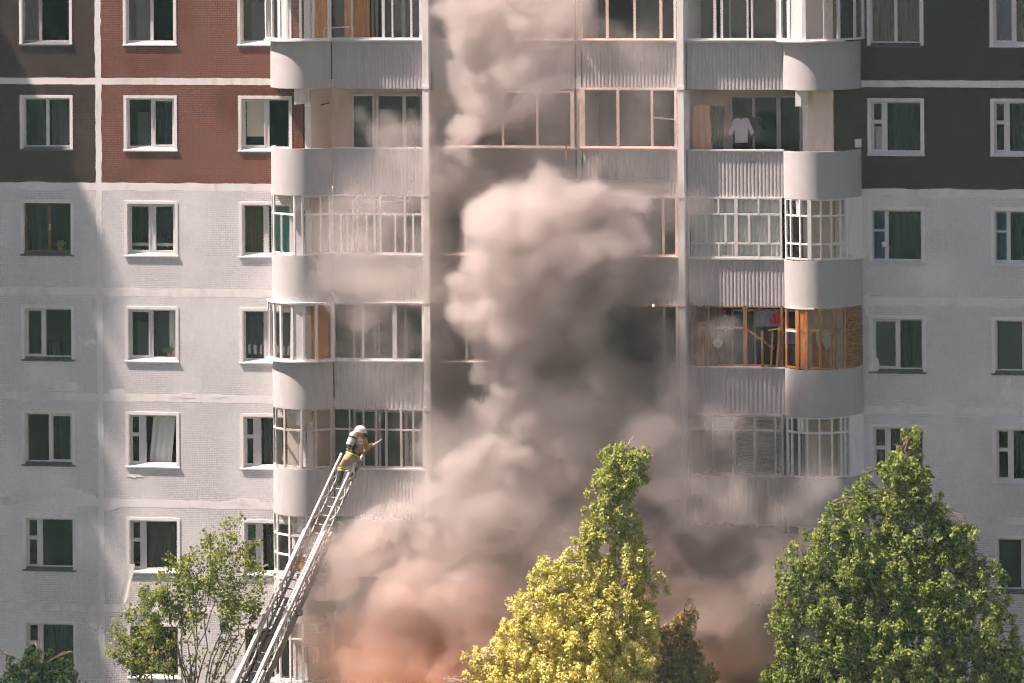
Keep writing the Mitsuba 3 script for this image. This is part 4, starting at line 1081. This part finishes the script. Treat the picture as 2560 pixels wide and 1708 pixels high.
pale = veil + [  # (x, y, radius in the photograph, metres in front of the facade, density)
 (1062, 305, 58, 2.9), (1088, 225, 74, 3.0), (1130, 140, 92, 3.1), (1180, 60, 100, 3.1), (1240, 5, 105, 3.1), (1045, 335, 40, 2.8), (1125, 262, 55, 2.9), (1060, 20, 70, 2.8), (1090, 90, 80, 2.9), (1270, 70, 80, 2.8, .7), (1120, 10, 80, 3.0), (1230, 180, 130, 2.8, .42), (1300, 110, 110, 2.7, .3), (1180, 230, 60, 2.8, .6),
 (930, 300, 70, 2.6, .28), (900, 395, 55, 2.5, .25), (960, 380, 40, 2.6, .3),
 (1250, 530, 140, 3.4), (1330, 500, 130, 3.5), (1395, 525, 95, 3.4), (1405, 470, 66, 3.4), (1195, 575, 125, 3.5), (1130, 620, 95, 3.3), (1290, 450, 80, 3.4), (1365, 445, 62, 3.4), (1150, 530, 76, 3.2), (1430, 580, 70, 3.2),
 (1190, 700, 115, 3.1), (1090, 690, 76, 3.0), (1225, 800, 66, 3.0), 
 (1470, 565, 50, 2.5, .4), (1520, 640, 45, 2.4, .45),
 (1130, 830, 62, 3.0), (1165, 905, 80, 3.1), (1105, 925, 42, 2.9), (1200, 965, 84, 3.1), (1240, 880, 70, 2.8), (1100, 1000, 50, 3.0),
 (1150, 1065, 115, 3.2), (1050, 1115, 80, 3.0), (1250, 1085, 95, 3.1), (1335, 1095, 70, 2.9), (1180, 1190, 100, 3.2), (1080, 1205, 70, 3.1), (1000, 1125, 48, 2.8),
 (860, 1265, 80, 2.8), (940, 1205, 62, 2.8), (835, 1230, 50, 2.7), (770, 1250, 38, 2.6, .8), (1000, 1300, 84, 3.0), (800, 1320, 45, 2.6, .8),
 (1000, 1405, 125, 3.2), (1100, 1350, 100, 3.3), (905, 1450, 90, 3.0), (850, 1530, 90, 2.9), (1000, 1535, 135, 3.2), (1150, 1455, 120, 3.3), (1255, 1300, 105, 3.0), (1200, 1560, 140, 3.3), (1320, 1250, 80, 2.8), (790, 1450, 50, 2.6, .7), (1380, 1500, 120, 2.9), (1350, 1390, 100, 2.8),
 (1450, 1040, 80, 2.6, .8), (1530, 1000, 66, 2.5, .7), (1600, 910, 50, 2.4, .3), (1650, 1050, 90, 2.6, .3), (1600, 1160, 95, 2.7, .6), (1700, 1150, 80, 2.6, .32), (1650, 1275, 105, 2.7, .6), (1770, 1110, 80, 2.6, .25), (1840, 1120, 60, 2.7, .22), (1560, 1300, 100, 2.8, .9),
 (1500, 1240, 90, 2.8, .9), (1600, 1430, 125, 2.7, .7), (1500, 1450, 120, 2.8, .9), (1710, 1400, 90, 2.6, .35), (1660, 890, 36, 2.4, .3), (1700, 1540, 90, 2.6, .3), (1680, 300, 60, 2.3, .12), (1640, 250, 50, 2.3, .15),
 (880, 530, 62, 2.5, .45), (800, 560, 42, 2.4, .3), (930, 620, 72, 2.5, .45), (830, 640, 44, 2.4, .35), (900, 480, 45, 2.4, .25), (860, 730, 46, 2.4, .25), (920, 770, 54, 2.4, .35), (760, 690, 26, 2.3, .4), (950, 900, 60, 2.4, .3),
 (1460, 420, 60, 2.3, .2), (1400, 250, 60, 2.3, .12), (1500, 300, 50, 2.3, .15), (1450, 140, 70, 2.3, .2)]
dark = [(1030, 600, 90, 1.7, .7), (1020, 740, 70, 1.75, .9), (1030, 830, 70, 1.8), (1020, 920, 70, 1.8), (1010, 460, 80, 1.7, .8), (1005, 350, 46, 1.7, .6), (1500, 500, 110, 1.7, .3), (1500, 620, 90, 1.7, .5),(1015, 800, 46, 1.8), (1035, 870, 56, 1.8), (1000, 930, 46, 1.8), (1050, 950, 50, 1.8),(1330, 640, 120, 1.95), (1420, 690, 110, 1.95), (1490, 730, 75, 1.9), (1350, 760, 100, 1.95), (1450, 790, 80, 1.9), (1500, 650, 60, 1.9, .6),
(1200, 700, 300, 1.66, .3), (1250, 1100, 330, 1.66, .4), (1200, 350, 230, 1.66, .16), (1450, 1350, 260, 1.66, .35), (1450, 600, 180, 1.66, .25), (900, 650, 130, 1.66, .1),
 (1050, 450, 90, 1.65), (1095, 405, 75, 1.65), (1040, 560, 60, 1.65), (1008, 700, 50, 1.65), (1005, 850, 58, 1.7), (1040, 905, 60, 1.7), (1000, 965, 46, 1.65), (1060, 850, 50, 1.7), (1150, 390, 70, 1.6, .9), (990, 540, 40, 1.6, .6),
 (1480, 850, 95, 1.7), (1400, 900, 115, 1.7), (1345, 830, 115, 1.7), (1530, 790, 60, 1.65), (1450, 960, 100, 1.7), (1300, 900, 110, 1.7), (1545, 890, 44, 1.65, .9), (1250, 600, 180, 1.65), (1300, 750, 190, 1.65), (1050, 1010, 90, 1.65), (1450, 1100, 140, 1.65),
 (1200, 400, 130, 1.6, .35), (1280, 260, 100, 1.6, .28), (1170, 300, 90, 1.6, .45), (860, 640, 60, 1.7, .6), (768, 640, 34, 1.7, 1.0), (905, 600, 60, 1.7, .35), (930, 660, 60, 1.7, .4), (850, 720, 50, 1.7, .35), (1550, 1190, 130, 1.65, .8), (1450, 1300, 190, 1.65), (1200, 1200, 230, 1.65), (1000, 1350, 200, 1.65),
 (1200, 1500, 280, 1.65), (1500, 1500, 220, 1.65), (770, 1400, 60, 1.65, .6), (1660, 1250, 100, 1.65, .55), (1000, 90, 26, 1.6, .9), (1010, 160, 24, 1.6, .7), (1005, 30, 24, 1.6, .8), (810, 470, 60, 1.6, .12), (890, 740, 60, 1.6, .3), (1580, 980, 60, 1.65, .5), (1100, 160, 120, 1.6, .6), (1650, 1450, 110, 1.6, .45)]
if SMOKE:
    pg0, pg1, dg0, dg1 = (X0, 2.51, Z0), (X1, 5.2, Z1), (-4.6, 1.285, Z0), (7.3, 2.5, Z1)
    pf = puff_field(pg0[0], pg1[0], pg0[1], pg1[1], Z0, Z1, [(p[0], p[1], p[2], p[3] + .5, *p[4:]) for p in pale], 40, .85)
    df = puff_field(dg0[0], dg1[0], dg0[1], dg1[1], Z0, Z1, [(p[0], p[1], p[2], p[3] + .2, *p[4:]) for p in dark], 77, .6, rough=1.1, kids=6)
    # pale smoke in stacked tints, an orange glow painted into the lower ones
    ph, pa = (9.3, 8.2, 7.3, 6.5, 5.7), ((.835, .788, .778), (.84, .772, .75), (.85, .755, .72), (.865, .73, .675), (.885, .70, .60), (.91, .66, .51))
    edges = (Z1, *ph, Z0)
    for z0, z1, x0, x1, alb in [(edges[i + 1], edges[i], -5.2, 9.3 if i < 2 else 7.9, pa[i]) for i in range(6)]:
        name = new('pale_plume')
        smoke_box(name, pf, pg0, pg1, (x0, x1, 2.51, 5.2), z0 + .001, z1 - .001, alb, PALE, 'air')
    # darker soot close to the facade, orange glow painted into the lowest boxes
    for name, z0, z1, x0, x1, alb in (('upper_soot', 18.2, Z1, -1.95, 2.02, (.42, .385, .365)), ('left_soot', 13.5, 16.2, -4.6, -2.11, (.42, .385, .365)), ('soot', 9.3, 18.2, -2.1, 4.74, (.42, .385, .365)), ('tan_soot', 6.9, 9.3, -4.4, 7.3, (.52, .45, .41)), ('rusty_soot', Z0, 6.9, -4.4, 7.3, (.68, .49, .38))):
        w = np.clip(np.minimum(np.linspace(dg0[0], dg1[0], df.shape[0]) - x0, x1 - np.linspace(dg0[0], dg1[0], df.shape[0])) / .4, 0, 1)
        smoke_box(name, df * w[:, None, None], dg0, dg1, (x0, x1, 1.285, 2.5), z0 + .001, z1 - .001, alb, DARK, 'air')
    tag('smoke', 'thick billowing pale and brown smoke hiding the middle of the building, an orange glow painted into its low part', kind='stuff')
# glowing ember in the smoke
p = at(1499, 701, 4.2)
em = trimesh.creation.icosphere(2, .028); em.vertices = em.vertices * (1 + .25 * (meshkit.noise(em.vertices * 60)[:, None] - .5)) + p
scene['ember'] = mikit.ply(em, {'type': 'diffuse', 'reflectance': rgb(.1, .03, .02)}, True, emitter={'type': 'area', 'radiance': rgb(2.2, .55, .15)})
tag('ember', 'tiny glowing orange ember floating in the brown smoke', 'ember')

# ------------------------------------------------------------------ air
scene['haze'] = {'type': 'cube', 'to_world': T().translate([0, -50, 15.75]).scale([420, 370, 16.75]), 'bsdf': {'type': 'null'}, 'interior': {'type': 'ref', 'id': 'air'}}
tag('haze', 'thin teal haze added over the yard to lift the dark tones', kind='stuff')
